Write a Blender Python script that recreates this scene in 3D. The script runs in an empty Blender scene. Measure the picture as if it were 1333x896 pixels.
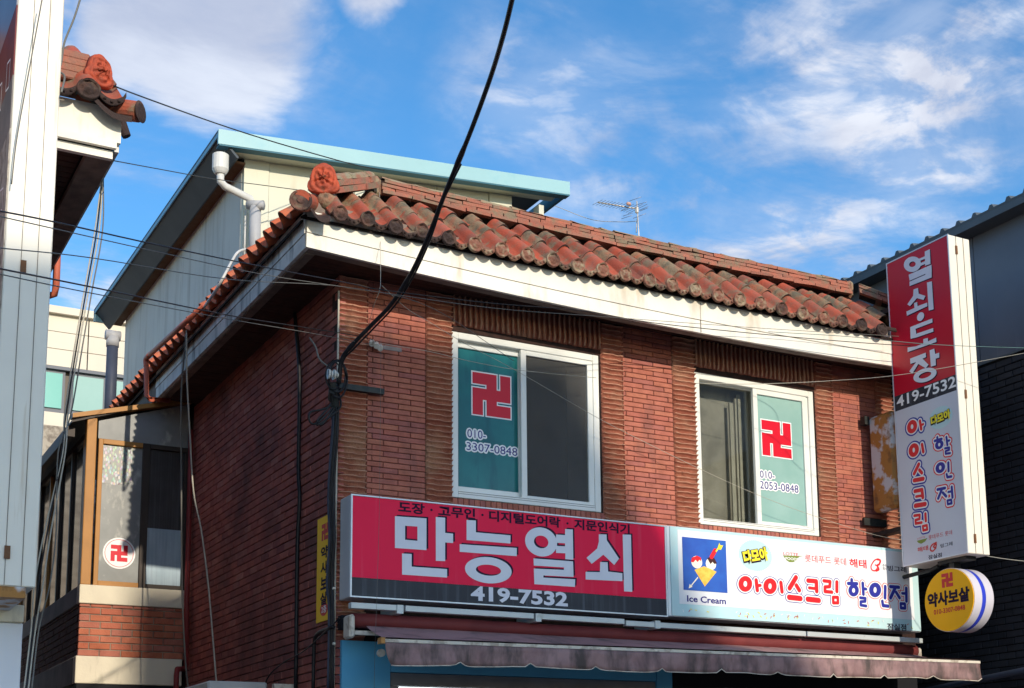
import bpy, bmesh, math, random
from mathutils import Vector, Matrix
random.seed(7)
S = bpy.context.scene
COL = S.collection
R = math.radians

# ------------------------------------------------------------------ camera
YAW, PITCH, ROLL = R(30.31307), R(9.69356), R(-0.93297)
FPX, PPX, PPY = 1838.73, 749.25, 735.684          # focal length and principal point in photo pixels (1333 x 896)
CAM = Vector((0, 0, 1.6))
fw = Vector((math.sin(YAW)*math.cos(PITCH), math.cos(YAW)*math.cos(PITCH), math.sin(PITCH)))
r0 = Vector((math.cos(YAW), -math.sin(YAW), 0)); u0 = r0.cross(fw)
rv = r0*math.cos(ROLL) + u0*math.sin(ROLL); uv = -r0*math.sin(ROLL) + u0*math.cos(ROLL)
cd = bpy.data.cameras.new('camera'); cam = bpy.data.objects.new('camera', cd); COL.objects.link(cam)
cam.matrix_world = Matrix(((rv.x, uv.x, -fw.x, CAM.x), (rv.y, uv.y, -fw.y, CAM.y), (rv.z, uv.z, -fw.z, CAM.z), (0, 0, 0, 1)))
cd.sensor_fit = 'HORIZONTAL'; cd.sensor_width = 36; cd.lens = FPX/1333*36
cd.shift_x = (1333/2-PPX)/1333; cd.shift_y = (PPY-448)/1333
cd.clip_start = .1; cd.clip_end = 2000
S.camera = cam
def ray(x, y): return rv*((x-PPX)/FPX) - uv*((y-PPY)/FPX) + fw
def onY(x, y, Y): d = ray(x, y); return CAM + d*((Y-CAM.y)/d.y)
def onX(x, y, X): d = ray(x, y); return CAM + d*((X-CAM.x)/d.x)

# ------------------------------------------------------------------ world, sun, exposure
SUN_EL, SUN_K = R(19.5), 0.008                     # elevation; sideways lean towards +x of a sun that stands on the -y side
sun_dir = Vector((SUN_K, -1, 0)).normalized()*math.cos(SUN_EL) + Vector((0, 0, math.sin(SUN_EL)))
w = bpy.data.worlds.new('World'); S.world = w; w.use_nodes = True
nt = w.node_tree; N = nt.nodes; L = nt.links
for n in list(N): N.remove(n)
out = N.new('ShaderNodeOutputWorld'); bg = N.new('ShaderNodeBackground'); bg.inputs[1].default_value = 0.15
sky = N.new('ShaderNodeTexSky'); sky.sky_type = 'NISHITA'; sky.sun_disc = False
sky.sun_elevation = SUN_EL; sky.sun_rotation = math.atan2(sun_dir.x, sun_dir.y)
sky.air_density = 1.0; sky.dust_density = 0.15; sky.ozone_density = 2.2
L.new(bg.outputs[0], out.inputs[0])
tc = N.new('ShaderNodeTexCoord')
def wmath(op, a, b=None, c=None, clamp=False):
    m = N.new('ShaderNodeMath'); m.operation = op; m.use_clamp = clamp
    for i, v in enumerate((a, b, c)):
        if v is None: continue
        if isinstance(v, (int, float)): m.inputs[i].default_value = v
        else: L.new(v, m.inputs[i])
    return m.outputs[0]
# project view directions on a cloud deck so that clouds shrink towards the horizon
sep = N.new('ShaderNodeSeparateXYZ'); L.new(tc.outputs['Generated'], sep.inputs[0])
zc = wmath('MAXIMUM', sep.outputs[2], 0.03)
zc = wmath('ADD', zc, 0.12)
cx = wmath('DIVIDE', sep.outputs[0], zc); cy = wmath('DIVIDE', sep.outputs[1], zc)
comb = N.new('ShaderNodeCombineXYZ'); L.new(cx, comb.inputs[0]); L.new(cy, comb.inputs[1])
def wnoise(scale, detail, rough, dist, off, sc=(1, 1, 1), rot=0):
    mp = N.new('ShaderNodeMapping'); mp.inputs['Location'].default_value = off
    mp.inputs['Scale'].default_value = sc; mp.inputs['Rotation'].default_value = (0, 0, rot)
    L.new(comb.outputs[0], mp.inputs[0])
    n = N.new('ShaderNodeTexNoise'); n.inputs['Scale'].default_value = scale; n.inputs['Detail'].default_value = detail
    n.inputs['Roughness'].default_value = rough; n.inputs['Distortion'].default_value = dist
    L.new(mp.outputs[0], n.inputs['Vector']); return n.outputs[0]
def wrange(v, a, b, c=0., d=1.):
    m = N.new('ShaderNodeMapRange'); m.interpolation_type = 'SMOOTHSTEP'
    for i, x in enumerate((a, b, c, d)): m.inputs[i+1].default_value = x
    L.new(v, m.inputs[0]); return m.outputs[0]
def blob(px, py, r_in, r_out):                      # a cloud bank round one direction of the sky
    d = ray(px, py).normalized()
    vm = N.new('ShaderNodeVectorMath'); vm.operation = 'DISTANCE'; vm.inputs[1].default_value = d
    nm = N.new('ShaderNodeVectorMath'); nm.operation = 'NORMALIZE'; L.new(tc.outputs['Generated'], nm.inputs[0]); L.new(nm.outputs[0], vm.inputs[0])
    return wrange(vm.outputs['Value'], r_in, r_out, 1., 0.)
big = wnoise(1.1, 2, .5, .3, (3.1, 1.7, 0))
fine = wnoise(3.2, 8, .58, .5, (.6, 4.2, 0), (1, 1.0, 1), R(25))
wisp = wnoise(2.4, 9, .62, .9, (7.3, 2.2, 0), (.75, 1.5, 1), R(-38))
banks = None
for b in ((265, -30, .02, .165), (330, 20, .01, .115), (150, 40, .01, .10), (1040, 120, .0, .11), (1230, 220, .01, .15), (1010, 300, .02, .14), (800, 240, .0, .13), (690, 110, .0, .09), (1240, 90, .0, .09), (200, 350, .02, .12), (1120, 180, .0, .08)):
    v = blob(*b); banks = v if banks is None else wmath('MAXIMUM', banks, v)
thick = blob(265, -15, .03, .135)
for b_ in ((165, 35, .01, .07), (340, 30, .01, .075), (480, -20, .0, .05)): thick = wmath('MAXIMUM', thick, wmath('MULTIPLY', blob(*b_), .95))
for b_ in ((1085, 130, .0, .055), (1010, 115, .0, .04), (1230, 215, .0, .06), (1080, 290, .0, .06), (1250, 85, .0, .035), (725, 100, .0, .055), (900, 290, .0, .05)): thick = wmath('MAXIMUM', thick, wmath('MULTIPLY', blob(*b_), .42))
f1 = wmath('ADD', wmath('MULTIPLY', fine, .55), wmath('MULTIPLY', wisp, .45))
clump = wnoise(6.5, 9, .6, .35, (2.7, .4, 0), (1, 1.3, 1), R(-30))
wm = wmath('MULTIPLY', wrange(f1, .40, .58), wmath('ADD', .35, wmath('MULTIPLY', wrange(clump, .42, .60), .75)))
veil = wmath('MULTIPLY', wmath('ADD', wmath('MULTIPLY', banks, .85), wmath('MULTIPLY', wrange(big, .46, .66), .70)), wm)
dense = wrange(wmath('ADD', thick, wmath('MULTIPLY', wmath('SUBTRACT', fine, .5), 2.2)), .30, .80)
cloud = wmath('MAXIMUM', wmath('MULTIPLY', veil, .85), wmath('MULTIPLY', dense, .90), clamp=True)
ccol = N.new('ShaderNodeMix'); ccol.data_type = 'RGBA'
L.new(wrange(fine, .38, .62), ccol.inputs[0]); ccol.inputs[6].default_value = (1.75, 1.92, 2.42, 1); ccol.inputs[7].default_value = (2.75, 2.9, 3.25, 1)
# out-of-view clouds on the sun's side are brightened and warmed to fill the facade
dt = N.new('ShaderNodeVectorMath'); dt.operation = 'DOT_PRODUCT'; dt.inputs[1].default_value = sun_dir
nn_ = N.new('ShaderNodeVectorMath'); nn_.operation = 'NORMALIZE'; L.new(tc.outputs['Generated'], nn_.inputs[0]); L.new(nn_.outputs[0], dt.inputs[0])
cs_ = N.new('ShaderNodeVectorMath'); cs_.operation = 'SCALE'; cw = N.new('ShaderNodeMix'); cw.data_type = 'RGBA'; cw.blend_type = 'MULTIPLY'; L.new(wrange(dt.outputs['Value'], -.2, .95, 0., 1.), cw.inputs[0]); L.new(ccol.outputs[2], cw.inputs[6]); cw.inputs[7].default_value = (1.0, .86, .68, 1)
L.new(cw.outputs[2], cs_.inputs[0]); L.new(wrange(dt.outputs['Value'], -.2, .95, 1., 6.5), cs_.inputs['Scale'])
hs = N.new('ShaderNodeHueSaturation'); hs.inputs['Saturation'].default_value = 1.30; hs.inputs['Value'].default_value = .70
L.new(sky.outputs[0], hs.inputs['Color'])
mx = N.new('ShaderNodeMix'); mx.data_type = 'RGBA'
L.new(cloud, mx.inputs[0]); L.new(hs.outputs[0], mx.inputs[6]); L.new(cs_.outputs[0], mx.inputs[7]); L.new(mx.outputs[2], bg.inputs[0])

sl = bpy.data.lights.new('sun', 'SUN'); sl.energy = 2.0; sl.angle = R(.53); sl.color = (1, .885, .72)
so = bpy.data.objects.new('sun', sl); COL.objects.link(so); so.location = (0, -8, 20)
so.rotation_euler = (-sun_dir).to_track_quat('-Z', 'Y').to_euler()
S.view_settings.view_transform = 'Standard'; S.view_settings.look = 'None'; S.view_settings.exposure = 1.06; S.view_settings.gamma = 1
S.render.engine = 'CYCLES'; S.cycles.max_bounces = 6; S.cycles.transparent_max_bounces = 12
S.cycles.use_denoising = True

# ------------------------------------------------------------------ materials
def nodes(name):
    m = bpy.data.materials.new(name); m.use_nodes = True
    return m, m.node_tree.nodes, m.node_tree.links, m.node_tree.nodes['Principled BSDF']
def c4(c): return (c[0], c[1], c[2], 1)
def tnoise(n, l, vec, scale, detail=4, rough=.55, sc=(1, 1, 1), off=(0, 0, 0)):
    mp = n.new('ShaderNodeMapping'); mp.inputs['Scale'].default_value = sc; mp.inputs['Location'].default_value = off; l.new(vec, mp.inputs[0])
    t = n.new('ShaderNodeTexNoise'); t.inputs['Scale'].default_value = scale; t.inputs['Detail'].default_value = detail; t.inputs['Roughness'].default_value = rough
    l.new(mp.outputs[0], t.inputs['Vector']); return t.outputs[0]
def trange(n, l, v, a, b, c=0., d=1.):
    m = n.new('ShaderNodeMapRange')
    for i, x in enumerate((a, b, c, d)): m.inputs[i+1].default_value = x
    l.new(v, m.inputs[0]); return m.outputs[0]
def tmix(n, l, fac, a, b, blend='MIX'):
    m = n.new('ShaderNodeMix'); m.data_type = 'RGBA'; m.blend_type = blend
    for i, v in ((0, fac), (6, a), (7, b)):
        if isinstance(v, (int, float)): m.inputs[i].default_value = v
        elif isinstance(v, tuple): m.inputs[i].default_value = c4(v)
        else: l.new(v, m.inputs[i])
    return m.outputs[2]
def tmul(n, l, a, b, op='MULTIPLY'):
    m = n.new('ShaderNodeMath'); m.operation = op
    for i, v in enumerate((a, b)):
        if isinstance(v, (int, float)): m.inputs[i].default_value = v
        else: l.new(v, m.inputs[i])
    return m.outputs[0]
def mat(name, col, rough=.6, col2=None, nscale=6, amt=(.4, .65), spec=.22, metal=0., bump=0., bscale=40, dirt_sheen=None, damt=(.55, .75), dscale=3, dsc=(1, 1, 1), rnd=None, emit=None, coat=0.):
    """base colour with a second colour in noise patches, dirt of its own shape, bump, and a per-object shade"""
    m, n, l, p = nodes(name)
    g = n.new('ShaderNodeNewGeometry'); pos = g.outputs['Position']
    c = None
    if col2: c = tmix(n, l, trange(n, l, tnoise(n, l, pos, nscale), amt[0], amt[1]), col, col2)
    if rnd:
        oi = n.new('ShaderNodeObjectInfo'); add = n.new('ShaderNodeMath'); add.operation = 'ADD'
        l.new(oi.outputs['Random'], add.inputs[0]); l.new(g.outputs['Random Per Island'], add.inputs[1])
        fr = n.new('ShaderNodeMath'); fr.operation = 'FRACT'; l.new(add.outputs[0], fr.inputs[0])
        rp = n.new('ShaderNodeValToRGB'); l.new(fr.outputs[0], rp.inputs[0])
        els = rp.color_ramp.elements
        while len(els) < len(rnd): els.new(.5)
        for i, cc in enumerate(rnd): els[i].position = i/(len(rnd)-1); els[i].color = c4(cc)
        c = rp.outputs[0] if c is None else tmix(n, l, 1., c, rp.outputs[0], 'MULTIPLY')
    if dirt_sheen:
        f = trange(n, l, tnoise(n, l, pos, dscale, 6, .6, dsc, (1.7, 3.1, .4)), damt[0], damt[1])
        c = tmix(n, l, f, c if c is not None else col, dirt_sheen)
    if c is None: p.inputs['Base Color'].default_value = c4(col)
    else: l.new(c, p.inputs['Base Color'])
    p.inputs['Roughness'].default_value = rough; p.inputs['Specular IOR Level'].default_value = spec; p.inputs['Metallic'].default_value = metal
    p.inputs['Coat Weight'].default_value = coat
    if bump:
        b = n.new('ShaderNodeBump'); b.inputs['Strength'].default_value = bump; b.inputs['Distance'].default_value = .01
        l.new(tnoise(n, l, pos, bscale, 6, .6), b.inputs['Height']); l.new(b.outputs[0], p.inputs['Normal'])
    if emit: p.inputs['Emission Color'].default_value = c4(emit[:3]); p.inputs['Emission Strength'].default_value = emit[3]
    return m
def flat(name, col, rough=.45, **k): return mat(name, col, rough, **k)

M = {}
FR = [(.375, .112, .080), (.440, .148, .100), (.335, .112, .094), (.450, .158, .100), (.400, .128, .088)]
M['facing'] = mat('facing_brick_clay', (1, 1, 1), .72, (.80, .78, .76), 9, bump=.5, bscale=60, rnd=FR, dirt_sheen=(.19, .085, .070), damt=(.52, .78), dscale=2.4, dsc=(2.2, 2.2, .6))
M['fluted'] = mat('fluted_brick_clay', (1, 1, 1), .78, (.76, .74, .72), 14, bump=.6, bscale=60, rnd=[(.36, .120, .078), (.43, .165, .105), (.34, .110, .072), (.47, .19, .125)], dirt_sheen=(.47, .29, .19), damt=(.52, .75), dscale=2.0)
M['side_brick'] = mat('side_brick_clay', (1, 1, 1), .85, (.80, .78, .78), 8, bump=.5, bscale=60, rnd=[(.36, .108, .086), (.43, .132, .100), (.33, .100, .084), (.45, .150, .112), (.26, .085, .078), (.48, .19, .15)], dirt_sheen=(.150, .062, .056), damt=(.46, .70), dscale=1.3)
M['bay_brick'] = mat('bay_brick_clay', (1, 1, 1), .85, (.80, .78, .78), 8, bump=.5, bscale=60, rnd=[(.42, .13, .07), (.50, .17, .10), (.40, .15, .11), (.47, .14, .08)], dirt_sheen=(.30, .22, .16), damt=(.62, .8), dscale=5)
M['bay_side'] = mat('shaded_bay_clay', (1, 1, 1), .9, (.7, .7, .7), 8, bump=.5, bscale=60, rnd=[(.10, .052, .045), (.13, .062, .052)])  # darker copy of the bay brick, side shade put into the colour
M['mortar_dark'] = mat('dark_mortar', (.050, .026, .022), .95, (.028, .018, .016), 20, bump=.4)
M['mortar_side'] = mat('side_mortar', (.050, .030, .028), .95, (.19, .14, .12), 2.5, (.56, .66), bump=.4)
M['mortar_bay'] = mat('bay_mortar', (.30, .25, .19), .95, (.16, .13, .11), 8, bump=.4)
M['tile'] = mat('terracotta_tile', (.46, .105, .058), .62, (.34, .125, .085), 7, (.42, .62), bump=.6, bscale=40, rnd=[(.62, .60, .60), (1, 1, 1), (.80, .76, .76), (1.05, .92, .85), (.72, .80, .82)], dirt_sheen=(.20, .155, .10), damt=(.50, .62), dscale=5.2)
M['tile_side'] = mat('sunlit_side_tile', (.56, .155, .075), .7, (.44, .15, .09), 8, (.45, .65), bump=.5, bscale=40, rnd=[(.8, .8, .8), (1, 1, 1), (1.08, .95, .9), (.9, .8, .75)], dirt_sheen=(.20, .13, .09), damt=(.58, .70), dscale=9)  # brighter tile copy, sunlit tops of the left eave put into the colour
M['tile_mossy'] = mat('lichened_tile', (.36, .145, .085), .8, (.27, .20, .125), 9, (.40, .56), bump=.9, bscale=40, rnd=[(.75, .75, .75), (1, 1, 1), (.9, .85, .82), (1.15, 1.0, .9)], dirt_sheen=(.145, .125, .085), damt=(.50, .62), dscale=9)
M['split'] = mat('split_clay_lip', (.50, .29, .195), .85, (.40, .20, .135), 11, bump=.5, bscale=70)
M['tile_end'] = mat('weathered_tile_end', (.225, .10, .070), .85, (.30, .24, .165), 16, (.46, .62), bump=.9, bscale=60, dirt_sheen=(.045, .030, .028), damt=(.44, .56), dscale=1.1)
M['ridge'] = mat('ridge_tile_clay', (.36, .130, .088), .85, (.27, .135, .100), 9, bump=.9, bscale=35, rnd=[(.85, .85, .85), (1, 1, 1), (1.1, 1.0, .95), (.78, .75, .75)], dirt_sheen=(.20, .155, .105), damt=(.48, .62), dscale=6)
M['ridge_top'] = mat('lichened_ridge_cap', (.30, .14, .09), .9, (.265, .225, .15), 10, (.40, .58), bump=1., bscale=30, dirt_sheen=(.09, .07, .05), damt=(.58, .7), dscale=8)
M['ornament'] = mat('red_ornament_clay', (.44, .080, .038), .75, (.30, .065, .04), 14, bump=.7, bscale=40, dirt_sheen=(.17, .06, .035), damt=(.56, .7), dscale=14)
M['under'] = flat('dark_underlay', (.022, .016, .014), .95)
M['fascia'] = mat('painted_fascia_board', (.78, .745, .66), .6, (.72, .69, .61), 2, bump=.15, bscale=25, dirt_sheen=(.44, .36, .25), damt=(.54, .80), dscale=1.9, dsc=(2.6, 2.6, .7))
M['fascia_edge'] = mat('weathered_board_edge', (.22, .17, .14), .85, (.15, .12, .10), 8, bump=.4)
M['fascia_side'] = mat('side_fascia_board', (.70, .68, .63), .65, (.58, .56, .52), 4, bump=.2, dirt_sheen=(.085, .08, .075), damt=(.50, .72), dscale=2.2, dsc=(3, 3, .8))
M['soffit'] = mat('soffit_wood', (.062, .026, .020), .7, (.040, .019, .016), 10)
M['upvc'] = mat('white_window_plastic', (.76, .76, .71), .35, (.70, .70, .65), 3, spec=.5, dirt_sheen=(.50, .46, .38), damt=(.66, .85), dscale=5)
M['upvc_dark'] = flat('window_track', (.18, .17, .16), .6)
M['lintel'] = mat('concrete_lintel', (.30, .27, .25), .85, (.22, .19, .18), 12, bump=.3)
M['teal'] = mat('teal_film', (.012, .115, .118), .12, (.018, .175, .170), 1.6, spec=.35, dirt_sheen=(.006, .055, .072), damt=(.50, .75), dscale=1.8, dsc=(3, 3, .6))  # darker upright streaks stand in for reflections in the pane
M['teal_pale'] = mat('pale_teal_film', (.24, .41, .37), .22, (.30, .47, .43), 2, spec=.6)
M['room'] = mat('room_plaster', (.40, .37, .33), .9, (.30, .275, .245), 3, bump=.2, dirt_sheen=(.13, .115, .10), damt=(.5, .8), dscale=1.6)
M['room_dark'] = mat('dark_room', (.085, .080, .076), .9, (.06, .057, .054), 3)
M['curtain'] = mat('pale_curtain', (.50, .47, .41), .9, (.42, .39, .34), 4)
M['curtain_grey'] = mat('grey_curtain', (.22, .22, .22), .9, (.17, .17, .17), 4)
M['red_decal'] = flat('red_decal', (.62, .012, .030), .3)
M['red_mark'] = flat('red_mark', (.60, .035, .030), .45)
M['white_print'] = flat('white_print', (.82, .82, .82), .4)
M['navy_print'] = flat('navy_print', (.030, .028, .20), .5, spec=.1)
M['black_print'] = flat('black_print', (.022, .012, .035), .6, spec=.08)
M['sign_red'] = mat('pink_red_sign_film', (.86, .016, .072), .42, (.82, .014, .064), 1.2, spec=.12, dirt_sheen=(.82, .09, .15), damt=(.55, .90), dscale=2.2, dsc=(5, 5, .25))
M['sign_black'] = mat('charcoal_sign_film', (.032, .035, .046), .4, (.045, .05, .06), 2, spec=.15, dirt_sheen=(.10, .115, .14), damt=(.52, .80), dscale=3, dsc=(7, 7, .2))
M['sign_letter'] = mat('white_sign_letter', (.72, .73, .79), .4, (.66, .67, .74), 3)
M['alu'] = mat('sign_aluminium', (.66, .70, .74), .35, (.58, .62, .66), 3, metal=.25, dirt_sheen=(.40, .35, .25), damt=(.66, .82), dscale=6)
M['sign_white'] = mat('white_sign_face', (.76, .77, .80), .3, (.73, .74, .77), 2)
M['sign_white_shade'] = mat('shaded_white_sign_face', (.60, .62, .68), .3, (.56, .58, .64), 2)  # darker copy of the white face, its shade put into the colour
M['sign_blue'] = mat('pale_blue_sign_band', (.48, .66, .68), .35, (.45, .70, .74), 3)
M['ice_blue'] = mat('blue_picture', (.035, .13, .50), .3, (.03, .07, .36), 2.2)
M['cone'] = mat('waffle_cone', (.85, .55, .10), .4, (.75, .42, .06), 30)
M['cream_w'] = flat('ice_cream_white', (.85, .80, .66), .4)
M['choc'] = flat('chocolate_print', (.06, .02, .02), .4)
M['yellow'] = flat('yellow_print', (.85, .72, .04), .4)
M['bub_red'] = flat('bubble_red', (.72, .022, .030), .35)
M['bub_blue'] = flat('bubble_blue', (.030, .036, .30), .35)
M['green_p'] = flat('olive_green_print', (.20, .27, .05), .45)
M['sign3_red'] = mat('crimson_sign_film', (.56, .010, .030), .3, (.50, .010, .036), 1.5, spec=.3)
M['sign_side'] = mat('cream_sign_side', (.80, .76, .66), .4, (.75, .71, .62), 2, dirt_sheen=(.50, .38, .24), damt=(.60, .85), dscale=4, dsc=(5, 5, .3))
M['seam'] = flat('panel_seam', (.16, .14, .12), .8)
M['rust'] = mat('rust', (.17, .09, .05), .8, (.16, .07, .03), 15, bump=.5)
M['rusty_white'] = mat('rusted_white_sheet', (.50, .50, .52), .55, (.36, .17, .045), 4.6, (.46, .52), bump=.4, dirt_sheen=(.17, .085, .035), damt=(.54, .68), dscale=7)
M['banner'] = mat('yellow_banner', (.97, .58, .012), .5, (.93, .54, .01), 3)
M['disc'] = mat('amber_sign_face', (.95, .48, .006), .4, (.90, .45, .006), 3, spec=.12)
M['disc_rim'] = mat('pale_disc_rim', (.60, .58, .66), .35, (.55, .52, .58), 3, dirt_sheen=(.28, .20, .15), damt=(.66, .8), dscale=6)
M['disc_blue'] = flat('blue_disc_stripe', (.035, .06, .55), .3)
M['bar'] = mat('grey_rail', (.50, .54, .54), .4, (.44, .48, .48), 3, metal=.2, dirt_sheen=(.25, .24, .2), damt=(.64, .8), dscale=5)
M['roller'] = mat('maroon_roller_cloth', (.17, .034, .034), .6, (.14, .028, .03), 5, bump=.4, bscale=12)
M['awning'] = mat('faded_mauve_awning', (.31, .195, .190), .8, (.235, .14, .14), 6, (.4, .6), bump=.25, bscale=18, dirt_sheen=(.085, .065, .062), damt=(.44, .68), dscale=3.6, dsc=(2.4, 2.4, .9))
M['awning_top'] = mat('awning_slope_cloth', (.34, .20, .195), .8, (.28, .165, .16), 4, bump=.25, bscale=10, dirt_sheen=(.11, .085, .08), damt=(.50, .70), dscale=4)
M['grimy_white'] = mat('grimy_white_rail', (.62, .56, .47), .6, (.38, .32, .26), 14, (.5, .62), bump=.3)
M['blue_wall'] = mat('light_blue_panel', (.115, .42, .66), .5, (.105, .38, .60), 2)
M['blue_grey'] = mat('door_frame_grey', (.20, .20, .21), .6, (.16, .16, .17), 4)
M['shop_dark'] = flat('dark_shop_interior', (.012, .012, .016), .8)
M['tube_light'] = flat('lit_tube', (.9, .95, 1), .4, emit=(.85, .95, 1., 1.5))
M['cream_panel'] = mat('cream_steel_panel', (.62, .61, .48), .5, (.57, .56, .46), 1.5, dirt_sheen=(.50, .42, .30), damt=(.60, .85), dscale=1.5, dsc=(3, 3, .5))
M['grey_panel'] = mat('grey_white_panel', (.55, .53, .47), .55, (.50, .48, .43), 1.5, dirt_sheen=(.33, .29, .23), damt=(.50, .78), dscale=1.8, dsc=(4, 4, .35))
M['sky_trim'] = mat('light_blue_trim', (.27, .47, .50), .4, (.25, .44, .47), 2, spec=.5, dirt_sheen=(.20, .42, .48), damt=(.6, .8), dscale=3)
M['trim_under'] = mat('teal_trim_edge', (.045, .16, .22), .5, (.04, .14, .19), 2)
M['trim_dark'] = mat('dark_trim_face', (.07, .085, .10), .6, (.055, .068, .082), 2)
M['trim_lip'] = mat('trim_lip', (.20, .40, .52), .45)
M['pvc'] = mat('pale_pvc_pipe', (.62, .62, .60), .4, (.55, .54, .50), 5, dirt_sheen=(.33, .24, .18), damt=(.62, .8), dscale=9)
M['pvc_grey'] = mat('grey_pvc_pipe', (.40, .40, .41), .5, (.35, .35, .36), 6)
M['vent'] = mat('dark_vent_pipe', (.055, .065, .10), .5, (.045, .055, .08), 6)
M['red_pipe'] = mat('red_painted_pipe', (.50, .13, .075), .5, (.44, .11, .065), 7)
M['red_pipe_d'] = mat('dark_red_pipe', (.22, .035, .035), .5, (.19, .03, .03), 7)
M['ochre'] = mat('ochre_frame', (.43, .205, .055), .45, (.38, .18, .048), 4, dirt_sheen=(.36, .20, .07), damt=(.62, .8), dscale=7)
M['bay_dark'] = mat('bronze_frame', (.055, .042, .034), .5, (.045, .035, .03), 5)
M['frost'] = mat('frosted_glass', (.23, .24, .235), .2, (.30, .31, .30), 2.6, spec=.6, bump=.10, bscale=7, dirt_sheen=(.44, .44, .40), damt=(.56, .66), dscale=7, dsc=(1, 1, .5))  # pale streaks are highlights painted on the glass
M['ribbed'] = mat('ribbed_dark_glass', (.035, .035, .038), .25, (.05, .05, .055), 4, spec=.6, dsc=(8, 8, .2), dirt_sheen=(.07, .07, .08), damt=(.5, .7), dscale=6)
M['paper'] = mat('pale_blue_paper', (.40, .50, .56), .7, (.34, .44, .50), 6, dsc=(9, 9, .3), dirt_sheen=(.30, .38, .45), damt=(.45, .7), dscale=7)
M['dark_glass'] = mat('dark_bay_glass', (.018, .02, .02), .08, (.03, .03, .028), 2, spec=.8)
M['sill'] = mat('cream_concrete_sill', (.70, .64, .50), .8, (.64, .58, .46), 3, bump=.2, dirt_sheen=(.36, .32, .24), damt=(.58, .82), dscale=3, dsc=(3, 3, .6))
M['sill_dark'] = mat('shaded_concrete_sill', (.24, .22, .20), .85, (.17, .16, .15), 4, bump=.3)  # dark copy of the cream sill, the bay side's shade painted in
M['far_wall'] = mat('far_cream_cladding', (.66, .60, .49), .75, (.62, .56, .46), .8, dirt_sheen=(.52, .46, .37), damt=(.6, .85), dscale=.7, dsc=(2, 2, .6))
M['far_glass'] = mat('far_teal_glass', (.09, .36, .31), .3, (.12, .40, .35), .8)
M['far_glass2'] = mat('far_pale_glass', (.19, .36, .33), .3, (.23, .40, .37), .8)
M['far_frame'] = flat('far_window_frame', (.13, .14, .16), .5)
M['speckle'] = mat('speckled_concrete', (.42, .38, .32), .9, (.22, .19, .16), 9, (.45, .6), bump=.5)
M['gable'] = mat('grey_roof_metal', (.115, .135, .150), .5, (.10, .118, .13), 2, metal=.2)
M['clad'] = mat('blue_grey_cladding', (.105, .120, .155), .4, (.135, .155, .195), .9, (.42, .62), spec=.5, dirt_sheen=(.20, .225, .27), damt=(.58, .8), dscale=1.4, dsc=(4, 4, .5))
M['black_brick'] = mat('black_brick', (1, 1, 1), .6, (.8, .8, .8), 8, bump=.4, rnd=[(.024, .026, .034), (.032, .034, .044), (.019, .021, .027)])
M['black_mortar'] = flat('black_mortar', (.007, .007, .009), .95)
M['rubber'] = mat('black_cable', (.012, .012, .014), .4, (.02, .02, .022), 20)
M['grey_cable'] = mat('grey_cable', (.15, .145, .13), .5)
M['pale_cable'] = mat('pale_cable', (.42, .39, .32), .5)
M['green_cable'] = mat('green_cable', (.10, .20, .19), .5)
M['steel_dark'] = mat('dark_steel_bracket', (.03, .035, .035), .5, (.05, .05, .045), 14, metal=.5)
M['porcelain'] = mat('porcelain', (.62, .60, .55), .25, (.5, .47, .4), 12)
M['ac'] = mat('ac_casing', (.46, .46, .44), .5, (.42, .42, .40), 5)
M['antenna'] = flat('antenna_metal', (.62, .58, .52), .4, metal=.3)
M['antenna_rod'] = flat('antenna_rod', (.25, .27, .33), .4, metal=.5)
M['pinkish'] = flat('antenna_plastic', (.50, .30, .24), .5)
M['asphalt'] = mat('asphalt', (.05, .05, .05), .9, (.07, .07, .068), 2, bump=.4)
M['paving'] = mat('paving', (.33, .31, .28), .9, (.17, .16, .15), 2)
M['opp'] = mat('opposite_render', (.62, .56, .48), .85, (.56, .50, .43), 1)
def glass(name, tint, refl=.12, alpha=.9):
    m, n, l, p = nodes(name); n.remove(p)
    o = n['Material Output']; t = n.new('ShaderNodeBsdfTransparent'); t.inputs[0].default_value = c4(tint)
    g = n.new('ShaderNodeBsdfGlossy'); g.inputs['Roughness'].default_value = .03
    f = n.new('ShaderNodeFresnel'); f.inputs[0].default_value = 1.5
    mp = n.new('ShaderNodeMath'); mp.operation = 'MULTIPLY'; mp.inputs[1].default_value = 1.2; l.new(f.outputs[0], mp.inputs[0])
    s = n.new('ShaderNodeMixShader'); l.new(mp.outputs[0], s.inputs[0]); l.new(t.outputs[0], s.inputs[1]); l.new(g.outputs[0], s.inputs[2]); l.new(s.outputs[0], o.inputs[0])
    return m
M['glass'] = glass('window_glass', (.86, .88, .86))
def screen():
    m, n, l, p = nodes('insect_screen'); o = n['Material Output']
    p.inputs['Base Color'].default_value = (.085, .082, .078, 1); p.inputs['Roughness'].default_value = .8
    g = n.new('ShaderNodeNewGeometry'); f = trange(n, l, tnoise(n, l, g.outputs['Position'], 2.5, 5), .3, .7, .45, .68)
    t = n.new('ShaderNodeBsdfTransparent'); s = n.new('ShaderNodeMixShader')
    l.new(f, s.inputs[0]); l.new(t.outputs[0], s.inputs[1]); l.new(p.outputs[0], s.inputs[2]); l.new(s.outputs[0], o.inputs[0]); return m
M['screen'] = screen()
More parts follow.
